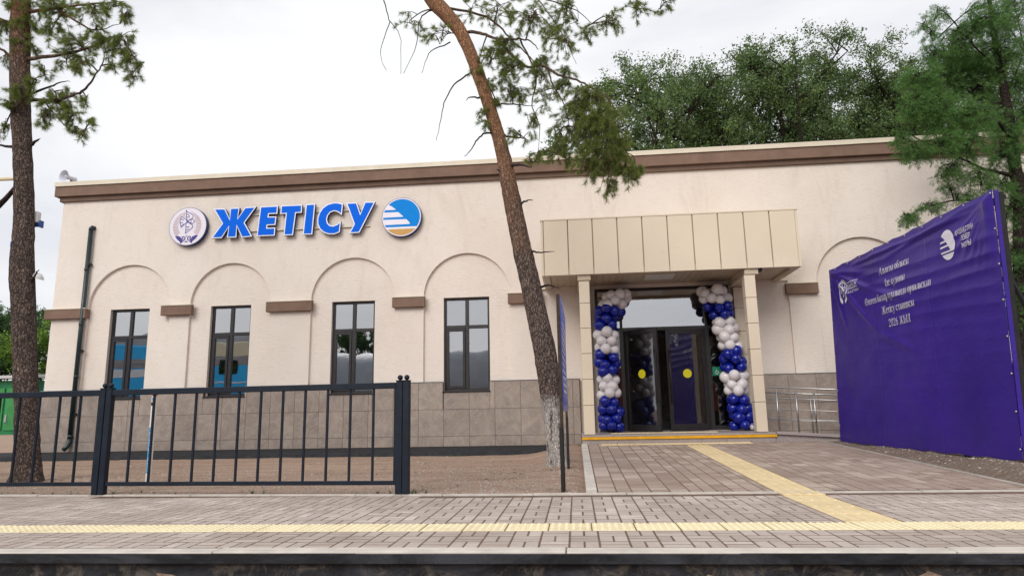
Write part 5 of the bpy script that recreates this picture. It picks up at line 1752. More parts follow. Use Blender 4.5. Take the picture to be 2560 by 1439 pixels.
T2L=[
  [(-1.76, -4.87, 7.44), (-1.64, -4.9, 7.49), (-1.37, -5.1, 7.3), (-1.13, -5.3, 7.08), (-0.86, -5.4, 6.99), (-0.55, -5.5, 6.88), (-0.41, -5.6, 6.65)] ,
  [(-2.26, -4.87, 8.01), (-2.04, -4.8, 8.04), (-1.36, -4.5, 7.99), (-0.97, -4.4, 7.62), (-0.58, -4.3, 7.21), (-0.16, -4.2, 6.6)] ,
  [(-1.13, -5.3, 7.08), (-0.9, -5.4, 6.76), (-0.69, -5.5, 6.48), (-0.57, -5.5, 6.41), (-0.3, -5.6, 6.34), (-0.24, -5.6, 6.19), (-0.16, -5.6, 5.96), (-0.03, -5.6, 5.69), (0.04, -5.6, 5.3)] ,
  [(-0.3, -5.6, 6.34), (-0.07, -5.7, 6.12), (0.19, -5.8, 5.97), (0.44, -5.9, 5.75), (0.67, -6.0, 5.51), (0.78, -6.0, 5.18), (0.79, -6.0, 4.79)] ,
  [(-1.02, -4.87, 5.5), (-0.75, -5.0, 5.4), (-0.6, -5.1, 5.29)] ,
  [(-1.17, -4.87, 6.1), (-0.82, -5.2, 5.91), (-0.5, -5.4, 5.77)] ,
  [(-1.65, -4.87, 6.7), (-1.92, -4.8, 6.57), (-2.12, -4.7, 6.31), (-2.2, -4.7, 5.93), (-2.27, -4.7, 5.58)] ,
  [(-1.2, -4.87, 5.57), (-1.36, -5.0, 5.53), (-1.5, -5.1, 5.36), (-1.59, -5.2, 5.15), (-1.69, -5.2, 5.05)] ,
  [(-1.47, -4.87, 6.24), (-1.64, -4.87, 6.26), (-1.71, -4.87, 6.21)] ,
  [(-1.44, -4.87, 6.04), (-1.54, -4.87, 5.86)] ,
  [(-1.11, -4.87, 4.88), (-1.19, -5.0, 4.87)] ,
  [(-0.82, -4.87, 4.28), (-0.7, -5.0, 4.3), (-0.59, -5.1, 4.28)] ,
  [(-0.67, -4.87, 3.48), (-0.5, -5.0, 3.42), (-0.26, -5.2, 3.38)] ,
  [(-0.55, -4.87, 2.87), (-0.35, -5.1, 2.85), (-0.2, -5.2, 2.77)] ,
  [(-1.0, -4.87, 4.95), (-0.78, -5.1, 4.89), (-0.58, -5.2, 4.79)] ,
  [(-3.32, -4.6, 8.95), (-3.32, -4.5, 8.52), (-3.22, -4.4, 8.12), (-3.03, -4.4, 7.82), (-3.0, -4.4, 7.05)] ,
  [(-2.28, -4.87, 8.02), (-2.51, -5.0, 7.72), (-2.55, -5.1, 7.17), (-2.77, -5.1, 6.66)] ,
  [(-1.99, -4.87, 7.32), (-2.39, -4.7, 7.27), (-2.56, -4.6, 6.93)] ,
  [(-3.22, -4.4, 8.12), (-3.42, -4.3, 7.58), (-3.31, -4.3, 7.18)] ,
  [(-2.41, -4.87, 8.35), (-2.91, -4.6, 8.54), (-3.37, -4.4, 8.84), (-3.62, -4.3, 9.19)] ,
  [(-2.36, -4.87, 8.19), (-1.63, -4.6, 8.47), (-0.62, -4.4, 8.44), (0.19, -4.2, 8.26), (0.55, -4.1, 7.97)] ,
  [(-2.47, -4.87, 8.52), (-1.07, -5.0, 8.54), (0.53, -5.1, 8.18), (1.45, -5.2, 7.73), (1.84, -5.2, 7.55)] ,
  [(-0.71, -5.4, 6.96), (-0.47, -5.3, 6.35), (-0.55, -5.2, 5.91), (-0.44, -5.1, 5.52), (-0.48, -5.1, 5.1)] ,
  [(-0.47, -4.4, 8.43), (-0.12, -4.4, 7.83), (0.09, -4.4, 7.42), (0.22, -4.4, 7.02)] ,
]
T2C= [(-2.72, -5.0, 7.66, 0.33, 0.2, 0.3), (-2.17, -4.87, 7.43, 0.33, 0.26, 0.4), (-1.65, -4.5, 8.13, 0.41, 0.2, 0.4), (-1.13, -4.5, 8.05, 0.55, 0.24, 0.5), (-0.5, -5.5, 7.25, 0.5, 0.31, 0.7), (0.11, -4.2, 8.1, 0.42, 0.35, 0.7), (-0.06, -4.4, 7.43, 0.34, 0.28, 0.6), (0.43, -4.1, 7.73, 0.21, 0.28, 0.6), (0.85, -4.1, 8.03, 0.25, 0.25, 0.6), (0.99, -4.1, 7.85, 0.14, 0.14, 0.5), (1.24, -5.2, 7.52, 0.32, 0.16, 0.7), (1.71, -5.2, 7.52, 0.26, 0.1, 0.6), (-0.27, -4.4, 7.6, 0.28, 0.28, 0.6), (-0.92, -5.4, 6.91, 0.22, 0.14, 1.3), (-1.12, -5.4, 6.67, 0.25, 0.19, 1.3), (-1.5, -4.87, 6.73, 0.18, 0.15, 1.2), (-0.88, -5.5, 6.45, 0.25, 0.16, 1.2), (-1.36, -4.87, 6.45, 0.13, 0.16, 0.9), (-0.98, -5.5, 6.21, 0.25, 0.16, 0.9), (-0.82, -5.2, 6.07, 0.32, 0.19, 1.0), (-1.26, -4.87, 6.15, 0.18, 0.12, 1.2), (-1.33, -4.87, 5.93, 0.16, 0.13, 1.2), (-1.35, -5.0, 5.71, 0.1, 0.08, 1), (-0.47, -5.3, 6.35, 0.32, 0.25, 0.5), (-0.38, -4.2, 6.53, 0.35, 0.28, 0.5), (-0.5, -5.1, 5.66, 0.26, 0.26, 0.4), (-0.01, -5.6, 5.99, 0.18, 0.11, 1.1), (-0.38, -5.6, 6.43, 0.18, 0.15, 0.9), (0.06, -5.7, 6.17, 0.12, 0.12, 1.0), (0.41, -5.9, 5.51, 0.33, 0.24, 1.2), (0.16, -5.6, 5.46, 0.34, 0.28, 1.3), (0.51, -6.0, 5.06, 0.38, 0.29, 1.5), (0.21, -5.6, 5.06, 0.34, 0.28, 1.3), (0.55, -6.0, 4.68, 0.35, 0.27, 1.6), (0.36, -6.0, 4.47, 0.29, 0.21, 1.5), (0.78, -6.0, 4.48, 0.24, 0.18, 1.3), (0.91, -6.0, 4.28, 0.17, 0.17, 1.4), (0.58, -6.0, 4.14, 0.18, 0.13, 1.1), (-0.1, -5.6, 5.14, 0.25, 0.25, 0.8), (-0.15, -5.1, 5.04, 0.23, 0.16, 0.8), (-0.54, -5.2, 4.92, 0.18, 0.1, 1.0), (0.01, -5.1, 4.9, 0.1, 0.08, 1), (-0.78, -5.0, 5.41, 0.26, 0.16, 0.5), (0.23, -5.9, 5.68, 0.24, 0.18, 0.9), (0.63, -6.0, 5.25, 0.24, 0.24, 0.9), (0.85, -6.0, 4.79, 0.15, 0.21, 0.8), (1.01, -6.0, 4.37, 0.09, 0.09, 1.2)]
T3L=[
  [(7.66, -3.0, 0.3), (7.93, -3.0, 2.31), (8.17, -3.0, 4.06), (8.23, -3.0, 4.53), (8.23, -3.0, 5.21), (8.27, -3.0, 5.67), (8.2, -3.1, 6.56), (8.11, -3.2, 7.44), (8.13, -3.2, 8.6)] ,
  [(8.23, -3.0, 4.53), (8.47, -2.8, 4.88), (8.84, -2.6, 5.56), (9.14, -2.6, 6.61), (9.34, -2.6, 7.86)] ,
  [(8.17, -3.0, 4.98), (7.69, -3.3, 4.98), (7.37, -3.5, 4.97), (7.03, -3.7, 5.04), (6.59, -3.9, 5.17), (6.1, -4.0, 5.38)] ,
  [(8.25, -3.0, 5.67), (7.77, -3.4, 5.92), (7.29, -3.7, 5.81), (6.88, -3.9, 5.9), (6.36, -4.1, 6.21)] ,
  [(8.2, -3.1, 6.56), (8.65, -2.8, 7.07), (8.95, -2.7, 7.66)] ,
  [(8.19, -3.1, 6.39), (8.0, -2.8, 6.53), (7.61, -2.6, 7.22), (7.67, -2.5, 7.63), (7.48, -2.5, 8.15)] ,
  [(8.23, -3.0, 4.36), (7.54, -3.2, 4.41), (6.96, -3.4, 4.45), (6.44, -3.6, 4.33), (6.03, -3.7, 4.18), (5.85, -3.7, 4.04)] ,
  [(8.14, -3.15, 6.97), (7.51, -3.5, 7.39), (7.16, -3.7, 7.69)] ,
  [(8.14, -3.0, 4.67), (7.88, -3.0, 4.07), (7.59, -3.0, 3.48), (7.67, -3.0, 2.6)] ,
  [(8.05, -3.0, 3.61), (8.25, -3.0, 3.31), (8.31, -3.0, 2.87)] ,
]
T3C= [(7.77, -3.5, 7.77, 0.45, 0.34, 1.4), (7.32, -3.5, 7.52, 0.37, 0.3, 1.1), (8.39, -3.2, 7.91, 0.34, 0.38, 1.0), (7.35, -2.5, 7.72, 0.28, 0.24, 1.0), (7.86, -2.5, 7.6, 0.56, 0.36, 1.4), (8.16, -3.2, 7.27, 0.46, 0.38, 1.3), (6.19, -4.1, 6.45, 0.32, 0.25, 1.5), (7.51, -2.6, 7.06, 0.52, 0.4, 1.6), (7.97, -2.8, 6.84, 0.51, 0.39, 1.2), (8.65, -2.8, 6.79, 0.32, 0.43, 1.0), (6.06, -4.1, 5.97, 0.28, 0.23, 1.6), (6.55, -3.9, 5.88, 0.43, 0.32, 1.6), (7.19, -3.7, 5.9, 0.4, 0.33, 1.2), (8.22, -3.0, 5.91, 0.35, 0.35, 1.3), (5.83, -4.0, 5.43, 0.16, 0.16, 1.2), (5.98, -4.0, 5.17, 0.25, 0.18, 1.4), (6.47, -3.9, 5.29, 0.36, 0.25, 1.4), (7.08, -3.7, 5.34, 0.37, 0.29, 1.2), (8.01, -3.0, 5.41, 0.35, 0.31, 1.3), (6.75, -3.7, 4.87, 0.29, 0.21, 1.1), (7.21, -3.5, 4.73, 0.3, 0.22, 1.0), (6.82, -3.4, 4.68, 0.14, 0.11, 0.9), (7.91, -3.0, 4.76, 0.35, 0.25, 0.9), (8.12, -3.0, 4.29, 0.27, 0.35, 0.9), (7.93, -3.0, 3.47, 0.23, 0.39, 1.0), (7.92, -3.0, 2.74, 0.22, 0.35, 1.0), (7.32, -2.5, 8.39, 0.2, 0.16, 0.7), (6.88, -3.7, 7.88, 0.15, 0.22, 0.6), (7.41, -2.5, 8.2, 0.2, 0.12, 0.7), (8.1, -3.2, 8.35, 0.31, 0.11, 0.8), (8.59, -3.2, 8.31, 0.23, 0.15, 1.0), (6.29, -3.6, 4.27, 0.22, 0.09, 1.2), (5.89, -3.7, 4.07, 0.12, 0.13, 1.5), (6.96, -3.4, 4.45, 0.23, 0.11, 0.6), (8.94, -2.6, 6.21, 0.32, 0.64, 1.2), (8.65, -2.8, 4.71, 0.32, 0.63, 1.2), (8.39, -3.0, 3.38, 0.31, 0.7, 1.2), (9.31, -2.6, 7.69, 0.4, 0.56, 1.2), (7.63, -3.0, 2.31, 0.23, 0.23, 0.6)]
def trunk_mesh(path, rad, seg=26, rings=150, rough=0.10, flare=0.25):
    P = lerp_path(path, rings)
    m = len(rad) - 1
    rr = []
    for i in range(rings):
        t = i / (rings - 1) * m
        k = min(int(t), m - 1)
        rr.append(rad[k] + (rad[k + 1] - rad[k]) * (t - k))
    def jit(i, k, p):
        a = 2 * math.pi * k / seg
        n1 = mnoise.noise(Vector((math.cos(a) * 3.2 + 5, math.sin(a) * 3.2, p.z * 1.6)))
        n2 = mnoise.noise(Vector((math.cos(a) * 9, math.sin(a) * 9 + 3, p.z * 7)))
        f = flare * math.exp(-max(0, p.z) * 6) * (1 + .6 * math.sin(a * 3 + 1))
        return 1 + rough * n1 + rough * .9 * n2 + f
    return G().tube(P, rr, seg, 0, True, jit)
def limb_tubes(limbs, r0s, g, seg=7):
    for l, r0 in zip(limbs, r0s):
        n = max(6, len(l) * 4)
        P = lerp_path(l, n)
        g.tube([p + Vector((rnd.gauss(0, .006), rnd.gauss(0, .006), rnd.gauss(0, .006))) for p in P], [max(0.004, r0 * (1 - .82 * i / (n - 1))) for i in range(n)], seg)
    return g
def samples(limbs):
    out = []
    for l in limbs: out += lerp_path(l, max(6, len(l) * 5))
    return out
def foliage(clusters, limbs, seed, per, kind):
    """twigs (tubes) and needle triangles for the listed masses"""
    r = random.Random(seed)
    S = samples(limbs)
    tw = G()
    tufts = []
    for (cx, cy, cz, rx, rz_, den) in clusters:
        c = Vector((cx, cy, cz))
        s0 = min(S, key=lambda p: (p - c).length)
        mid = c + Vector((r.uniform(-.3, .3) * rx, r.uniform(-.3, .3) * rx, rz_ * .35))
        if (s0 - mid).length > 1.4: s0 = mid + (s0 - mid).normalized() * 1.4
        b1 = (s0 + mid) / 2 + Vector((0, 0, .12 * (s0 - mid).length))
        main = lerp_path([s0, b1, mid, c + Vector((r.uniform(-.5, .5) * rx, r.uniform(-.4, .4) * rx, -rz_ * .3))], 10)
        tw.tube(main, [0.014 - 0.001 * i for i in range(10)], 5)
        n = max(4, int(per * den * (rx * rz_ / 0.05) ** 0.75))
        for _ in range(n):
            while True:
                q = Vector((r.uniform(-1, 1), r.uniform(-1, 1), r.uniform(-1, 1)))
                if q.length < 1: break
            e = c + Vector((q.x * rx, q.y * max(rx, rz_) * .9, q.z * rz_))
            st = main[r.randrange(3, 10)]
            m2 = (st + e) / 2 + Vector((r.gauss(0, .04), r.gauss(0, .04), .05 + .1 * (e - st).length))
            path = lerp_path([st, m2, e], 6)
            tw.tube(path, [0.0065, 0.006, 0.005, 0.004, 0.0035, 0.003], 4, 0, False)
            d = (path[-1] - path[-3]).normalized()
            for k in range(3 if kind == 'pine' else 4):
                p = path[-1 - (k % 3)] if k else path[-1]
                dd = (d + Vector((r.gauss(0, .55), r.gauss(0, .55), r.gauss(-.1 if kind == 'pine' else -.05, .45)))).normalized()
                tufts.append((p, dd))
    P = np.array([t[0][:] for t in tufts]); Dv = np.array([t[1][:] for t in tufts])
    if kind == 'pine': nn, L, nl, w = 80, 0.085, 0.078, 0.0036
    else: nn, L, nl, w = 50, 0.16, 0.036, 0.0058
    m = len(P) * nn
    b = np.repeat(P, nn, 0); d = np.repeat(Dv, nn, 0)
    rv = rng.normal(size=(m, 3))
    perp = rv - (rv * d).sum(1, keepdims=True) * d
    perp /= np.linalg.norm(perp, axis=1, keepdims=True) + 1e-9
    t = rng.random((m, 1)) ** 0.8
    if kind != 'pine':                      # feathery sprays: side shoots carry the scale leaves
        side = np.repeat(rng.normal(size=(len(P), 3)), nn, 0)
        perp = perp * .7 + side * .3
        perp /= np.linalg.norm(perp, axis=1, keepdims=True) + 1e-9
        o = b + d * (t * L) + perp * (rng.random((m, 1)) ** .6) * 0.065 * (1.1 - t)
        nd = d * .8 + perp * .7 + rng.normal(size=(m, 3)) * .35
    else:
        o = b + d * (t * L)
        nd = d * (.55 + .5 * t) + perp * .85
    nd /= np.linalg.norm(nd, axis=1, keepdims=True)
    ln = nl * (0.7 + 0.6 * rng.random((m, 1)))
    sd = np.cross(nd, rng.normal(size=(m, 3)))
    sd /= np.linalg.norm(sd, axis=1, keepdims=True) + 1e-9
    tri = np.stack([o - sd * w / 2, o + sd * w / 2, o + nd * ln], 1).reshape(-1, 3)
    return tw, tri
def needle_tree(name, label, cat, trunk_path, rad, bark, limbs, r0s, dead, clusters, seed, per, kind, leafmat, twigmat, limbmat, rough=.1):
    t = thing(name, label, cat, tuple(trunk_path[0]))
    part('trunk', trunk_mesh(trunk_path, rad, rough=rough), [bark], t, True)
    for i, (l, r0) in enumerate(zip(limbs, r0s)):
        part('dead_branch' if i in dead else 'branch', limb_tubes([l], [r0], G(), 8), ['dead_bark' if i in dead else limbmat], t, True)
    live = [l for i, l in enumerate(limbs) if i not in dead]
    tw, tri = foliage(clusters, live, seed, per, kind)
    tag(part('twigs', tw, [twigmat], t, True), kind='stuff')
    o = link('crown', fast_mesh('crown', tri, 3, [leafmat]), t, -Vector(t.location))
    return t
# left pine
needle_tree('pine_tree', 'tall grey-barked pine standing behind the left end of the fence', 'tree',
            [(-8.12, -6.06, -.1), (-8.155, -6.06, .35), (-8.25, -6.06, 1.0), (-8.375, -6.06, 1.8), (-8.58, -6.06, 3.1), (-8.68, -6.06, 4.2), (-8.83, -6.06, 5.2), (-9.04, -6.06, 6.5), (-9.20, -6.06, 8.0), (-9.3, -6.0, 9.2)],
            [.20, .165, .155, .150, .160, .142, .132, .145, .140, .13], 'pine_bark', T1L,
            [.035, .028, .02, .024, .03, .028, .028, .032, .03, .015, .02, .018], {3, 5, 6, 11}, T1C, 21, 17, 'pine', 'pine_needle', 'twig_bark', 'pine_bark')
# leaning pine
needle_tree('pine_tree', 'leaning orange-barked pine with whitewashed foot beside the entrance walkway', 'tree',
            [(-.315, -4.87, -.1), (-.335, -4.87, .35), (-.39, -4.87, 1.0), (-.46, -4.87, 1.75), (-.655, -4.87, 2.8), (-.83, -4.87, 3.7), (-.99, -4.87, 4.6), (-1.12, -4.87, 5.35), (-1.42, -4.87, 6.45), (-1.80, -4.87, 7.5), (-2.30, -4.87, 8.2), (-2.9, -4.8, 9.3)],
            [.150, .145, .155, .180, .162, .150, .140, .115, .105, .115, .145, .13], 'leaning_pine_bark', T2L,
            [.035, .03, .03, .022, .02, .018, .016, .02, .018, .010, .02, .022, .02, .024, .03, .014, .014, .013, .009, .018, .025, .028, .016, .012],
            {6, 7, 8, 9, 10, 11, 12, 13, 14, 15, 16, 17, 18, 19}, T2C, 33, 17, 'pine', 'pine_needle', 'twig_bark', 'twig_bark', .09)
# juniper behind the banner
needle_tree('juniper_tree', 'dense green juniper rising behind the purple banner', 'tree', T3L[0], [.16, .14, .12, .11, .10, .085, .07, .05, .03], 'dark_bark', T3L[1:],
            [.07, .04, .035, .03, .03, .025, .022, .03, .02], set(), T3C, 55, 28, 'juniper', 'juniper_leaf', 'dark_bark', 'dark_bark')

# broad-leaved trees
def broad_tree(name, label, base, height, crown_r, seed, leafmat, n_limb=9, leaf=0.095, per_tip=70, group=None, low=0.35, tips_mult=1.0, start=5):
    r = random.Random(seed)
    t = thing(name, label, 'tree', base, group)
    B = Vector(base)
    H = height
    top = Vector((r.uniform(-.4, .4), r.uniform(-.4, .4), H * .84))
    g = G()
    tp = lerp_path([Vector((0, 0, -.2)), Vector((r.uniform(-.2, .2), 0, H * .3)), top * .65 + Vector((r.uniform(-.3, .3), 0, 0)), top], 16)
    r0 = H * 0.016
    g.tube([p + B for p in tp], [r0 * (1 - .8 * i / 15) for i in range(16)], 9)
    part('trunk', g, ['dark_bark'], t, True)
    g = G()
    tips = []
    for k in range(n_limb):
        s = tp[start + int((15 - start) * k / n_limb)]
        a = k * 2.4 + r.uniform(-.4, .4)
        up = s.z / H
        ln = crown_r * r.uniform(.75, 1.05) * (1.1 - .45 * max(0, up - .4))
        e = s + Vector((math.cos(a) * ln, math.sin(a) * ln, H * r.uniform(.14, .30)))
        dome = lambda p: H - (p.x * p.x + p.y * p.y) / (crown_r * crown_r) * H * .09
        e.z = min(e.z, dome(e) - r.uniform(.3, 1.6))
        lp = lerp_path([s, (s + e) / 2 + Vector((r.gauss(0, .3), r.gauss(0, .3), .1 * ln)), e], 10)
        g.tube([p + B for p in lp], [max(.012, r0 * .42 * (1 - .85 * i / 9)) for i in range(10)], 6)
        for q in range(int(7 * tips_mult)):
            s2 = lp[r.randrange(3, 10)]
            d = Vector((r.gauss(0, 1), r.gauss(0, 1), r.gauss(.45, .6))).normalized()
            e2 = s2 + d * r.uniform(.8, 1.9) * crown_r / 3
            e2.z = min(e2.z, dome(e2) - r.uniform(.1, .9))
            l2 = lerp_path([s2, (s2 + e2) / 2 + Vector((r.gauss(0, .12), r.gauss(0, .12), .1)), e2], 6)
            g.tube([p + B for p in l2], [max(.006, .03 * (1 - .8 * i / 5)) for i in range(6)], 4, 0, False)
            for w in range(4):
                s3 = l2[r.randrange(2, 6)]
                e3 = s3 + Vector((r.gauss(0, .35), r.gauss(0, .35), r.gauss(.12, .3))) * crown_r / 3
                e3.z = min(e3.z, dome(e3) - r.uniform(-.15, .4))
                g.tube([s3 + B, (s3 + e3) / 2 + B + Vector((0, 0, .04)), e3 + B], [.010, .007, .004], 3, 0, False)
                tips.append((s3, e3))
    tag(part('branches', g, ['dark_bark'], t, True), kind='stuff')
    P = []
    A = np.array([x[0][:] for x in tips]); E_ = np.array([x[1][:] for x in tips])
    n = per_tip
    m = len(A) * n
    u = rng.random((m, 1)) ** .7 * 1.25
    c = np.repeat(A, n, 0) * (1 - u) + np.repeat(E_, n, 0) * u + rng.normal(size=(m, 3)) * 0.13 * crown_r / 3
    nd = rng.normal(size=(m, 3)); nd /= np.linalg.norm(nd, axis=1, keepdims=True)
    sd = np.cross(nd, rng.normal(size=(m, 3))); sd /= np.linalg.norm(sd, axis=1, keepdims=True) + 1e-9
    ln = leaf * (.6 + .8 * rng.random((m, 1)))
    c += np.array(base)
    keep = (c[:, 2] > base[2] + H * low)
    c, nd, sd, ln = c[keep], nd[keep], sd[keep], ln[keep]
    quad = np.stack([c - nd * ln * .55, c + sd * ln * .27, c + nd * ln * .55, c - sd * ln * .27], 1).reshape(-1, 3)
    link('crown', fast_mesh('crown', quad, 4, [leafmat]), t, -Vector(base))
    return t
GRP = 'leafy trees rising behind the station roof'
for i, (x, y, h, cr, lab) in enumerate((
        (1.2, 11.5, 13.6, 2.1, 'low leafy tree behind the roof, leftmost of the row'),
        (3.9, 10.8, 16.0, 2.5, 'leafy tree behind the roof, second from the left of the row'),
        (6.6, 12.0, 16.9, 2.7, 'tall leafy tree behind the roof above the canopy, left of the tallest pair'),
        (8.7, 11.0, 17.0, 2.6, 'tall leafy tree behind the roof above the canopy, right of the tallest pair'),
        (11.0, 12.2, 15.9, 2.5, 'leafy tree behind the roof with gaps of sky beside its trunk'),
        (13.3, 11.2, 16.0, 2.4, 'leafy tree behind the roof next to the juniper'),
        (15.8, 12.0, 15.8, 2.6, 'leafy tree behind the roof, mostly hidden by the juniper'))):
    broad_tree('elm_tree', lab, (x, y, 0), h, cr * 1.12, 100 + i, 'elm_leaf', 15, .092, 74, GRP, 0.58, 1.45, 7)
for i, (x, y, h, cr, lab, mt) in enumerate((
        (-47.5, 36, 10.8, 3.6, 'dark green tree behind the green shed at the left edge', 'dark_leaf'),
        (-42.2, 35, 9.6, 3.2, 'bright green tree between the left pine and the station corner', 'bright_leaf'),
        (-39.0, 37, 8.6, 3.2, 'bright green tree half hidden by the station corner', 'bright_leaf'),
        (-52.5, 38, 11.0, 4.0, 'dark green tree at the far left edge behind the shed roof', 'dark_leaf'))):
    broad_tree('leafy_tree', lab, (x, y, 0), h, cr, 300 + i, mt, 12, .16, 80, 'leafy trees beyond the green shed', 0.10, 1.2)

# ------------------------------------------------------------------ green shed and teal fence, far left
sh = thing('shed', 'green metal shed with pale sheet roof at the far left', 'shed', (-41, 28.5, 0))
part('wall', G().box(-48, -37.3, 27.2, 31, -.1, 3.62), ['shed_green'], sh)
part('roof', G().add([(-48.6, 26.6, 3.65), (-36.2, 26.6, 3.75), (-36.2, 32, 4.1), (-48.6, 32, 3.95), (-48.6, 26.6, 3.85), (-36.2, 26.6, 3.95), (-36.2, 32, 4.3), (-48.6, 32, 4.15)], [(0, 3, 2, 1), (4, 5, 6, 7), (0, 1, 5, 4), (1, 2, 6, 5), (2, 3, 7, 6), (3, 0, 4, 7)]), ['slate_roof'], sh)
for x0 in (-40.9, -38.9):
    d = part('door', G().box(x0, x0 + 1.85, 27.12, 27.198, .25, 3.1, 0, .02), ['shed_green_light'], sh)
    part('hinge', G().box(x0 + .1, x0 + .25, 27.06, 27.118, .8, 1.3), ['train_grey'], d)
part('number_plate', G().box(-41.2, -40.6, 27.05, 27.118, 2.45, 2.75), ['sign_blue'], sh)
tf = thing('metal_fence', 'teal corrugated metal fence between the shed and the station corner', 'fence', (-35.5, 29, 0))
for i in range(12):
    x0 = -37.0 + i * .34
    part('sheet', G().box(x0, x0 + .325, 28.0 + .03 * (i % 2), 28.04 + .03 * (i % 2), .05, 3.55), ['teal_metal'], tf)
part('rail', G().box(-37.0, -32.9, 28.09, 28.15, 1.6, 1.7), ['train_grey'], tf)

# overhead pipe on a post, and the lamp mast behind the left pine
op = thing('overhead_pipe', 'cream overhead pipe ending behind the left pine', 'pipe', (-16.5, 2, 0))
part('pipe', G().tube([(-24, 2.0, 8.12), (-16.1, 2.0, 8.02), (-16.02, 2.0, 7.96), (-16.0, 2.0, 7.88)], .055, 12), ['pipe_cream'], op, True)
part('riser', G().tube([(-16.0, 2.0, 7.9), (-14.78, 2.0, -.1)], .05, 10), ['dark_iron'], op, True)
fx, fy_ = -14.2, -0.6
lm = thing('floodlight', 'small floodlight peeping out right of the left pine trunk', 'lamp', (-8.50, -5.93, 4.0))
part('housing', G().box(-8.62, -8.51, -5.99, -5.90, 4.02, 4.20, 0, .008), ['lamp_white'], lm)
part('bracket', G().box(-8.62, -8.46, -5.95, -5.92, 3.955, 4.015, 0, .006).box(-8.48, -8.455, -5.97, -5.90, 3.94, 4.05), ['box_blue'], lm)
lm = thing('floodlight', 'small dark blue floodlight peeping out left of the left pine trunk', 'lamp', (-8.80, -5.93, 3.6))
part('housing', G().box(-8.925, -8.80, -5.99, -5.91, 3.63, 3.72, 0, .008), ['box_blue'], lm)
part('bracket', G().tube([(-8.78, -5.95, 3.78), (-8.87, -5.95, 3.80), (-8.89, -5.95, 3.90)], .022, 8), ['dead_bark'], lm, True)
lm = thing('hood_lamp', 'white hooded lamp fixed to the left pine trunk', 'lamp', (-8.37, -5.98, 3.15))
part('hood', G().lathe([(0.10, 0.0), (0.095, 0.03), (0.05, .085), (0.0, .10)], (-8.43, -5.95, 3.10), (0.25, 0, 1), 18), ['lamp_white'], lm, True)
o = thing('pine_tree', 'red-brown pine trunk just showing at the left edge', 'tree', (-10.35, -5.6, 0))
part('trunk', trunk_mesh([(-10.0, -5.6, -.1), (-10.1, -5.6, 1.5), (-10.15, -5.6, 3.4), (-9.80, -5.6, 4.5), (-10.0, -5.6, 5.3), (-10.5, -5.6, 6.4), (-11.2, -5.6, 9)], [.2, .17, .15, .145, .14, .13, .12]), ['leaning_pine_bark'], o, True)
part('dead_branch', G().tube(lerp_path([(-9.6, -5.6, 4.45), (-9.3, -5.75, 4.55), (-9.0, -5.9, 4.7), (-8.85, -6.0, 4.72)], 8), [.05, .045, .04, .036, .033, .03, .028, .025], 8), ['dead_bark'], o, True)

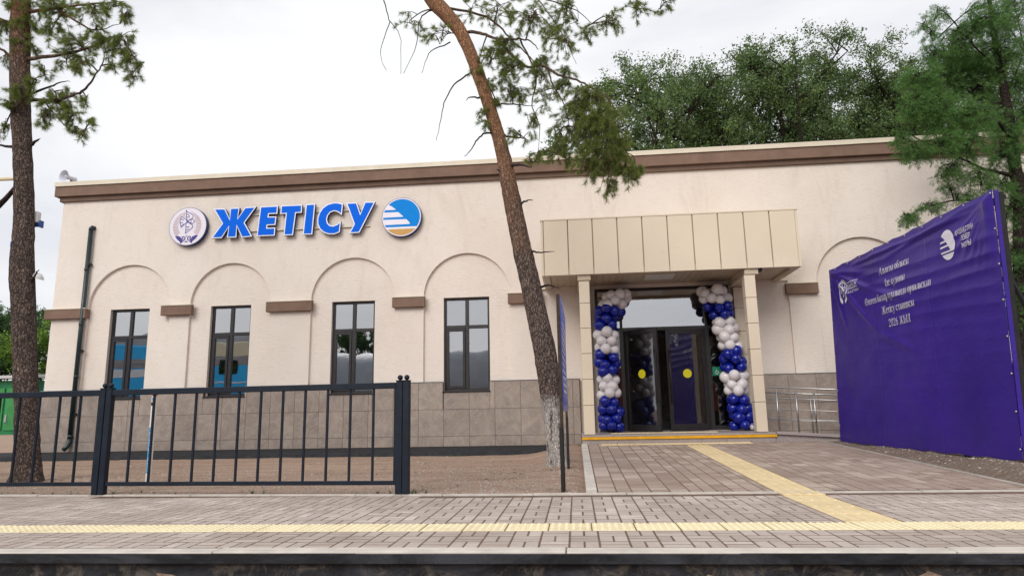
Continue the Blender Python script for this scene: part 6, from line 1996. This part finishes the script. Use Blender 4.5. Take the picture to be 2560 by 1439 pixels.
# ------------------------------------------------------------------ what stands behind the viewer and shows in the panes
def carriage(name, label, x0, x1, yf, top, lower, upper, stripes, zsplit, wins):
    t = thing(name, label, 'railway carriage', ((x0 + x1) / 2, yf - 1.4, -.6))
    part('lower_body', G().box(x0, x1, yf - 2.8, yf, -.05, zsplit, 0, .05), [lower], t)
    part('upper_body', G().box(x0, x1, yf - 2.8, yf, zsplit + .002, top - .45, 0, .05), [upper], t)
    part('roof', G().tube([(x0, yf - 1.4, top - 1.25), (x1, yf - 1.4, top - 1.25)], 1.42, 24), ['train_grey'], t, True)
    for za, zb, mt in stripes: part('stripe', G().box(x0, x1, yf + .003, yf + .02, za, zb), [mt], t)
    part('underframe', G().box(x0 + .3, x1 - .3, yf - 2.5, yf - .2, -.62, -.06), ['dark_iron'], t)
    n = int((x1 - x0) / 1.3)
    for i in range(n if wins else 0):
        a = x0 + (x1 - x0) * (i + .3) / n
        w = part('window', G().box(a, a + .80, yf + .004, yf + .03, 2.72, 3.28, 0, .02), ['seal_black'], t)
        part('pane', G().quad((a + .07, yf + .034, 2.78), (a + .73, yf + .034, 2.78), (a + .73, yf + .034, 3.22), (a + .07, yf + .034, 3.22)), ['window_glass'], w)
    return t
carriage('railway_carriage', 'blue carriage with white stripe mirrored in the leftmost window', -38.0, -16.6, -11.6, 4.5, 'train_blue', 'train_blue', [(3.25, 3.42, 'train_grey'), (3.04, 3.10, 'train_grey'), (2.62, 2.98, 'train_white')], 1.8, False)
carriage('railway_carriage', 'blue and cream carriage mirrored in the second window', -16.2, -13.6, -11.6, 4.5, 'train_blue', 'train_cream', [(2.3, 2.36, 'train_white')], 3.42, True)
wh = thing('warehouse', 'low grey sheet-metal warehouse mirrored in the third and fourth windows', 'building', (-11, -32, -.6))
part('wall', G().box(-19, -4.6, -36, -30, -.7, 3.0), ['zinc'], wh)
for i in range(36):
    x0 = -19 + i * .4
    part('sheet', G().box(x0 + .05, x0 + .25, -29.995, -29.94, -.7, 3.0), ['zinc'], wh)
part('roof', G().tube([(-19.3, -33, 2.2), (-4.3, -33, 2.2)], 3.2, 28), ['zinc'], wh, True)
wg = thing('freight_wagon', 'rust-red freight wagon mirrored in the entrance sidelights', 'freight wagon', (6, -30, -.6))
part('body', G().box(-2.5, 14.5, -31.5, -28.6, .5, 3.6, 0, .04), ['wagon_red'], wg)
for i in range(9):
    part('rib', G().box(-2.4 + i * 2.05, -2.26 + i * 2.05, -28.598, -28.48, .5, 3.6), ['wagon_red'], wg)
part('underframe', G().box(-2.2, 14.2, -31.2, -28.9, -.62, .49), ['dark_iron'], wg)
broad_tree('poplar_tree', 'poplar behind the warehouse mirrored in the third window', (-18.0, -40, -.6), 9.5, 1.7, 410, 'dark_leaf', 12, .2, 40, 'trees mirrored in the windows', .15)
broad_tree('poplar_tree', 'broad tree behind the freight wagon mirrored in the entrance glass', (9.0, -38, -.6), 7.0, 3.0, 411, 'dark_leaf', 9, .24, 34, 'trees mirrored in the windows', .15)
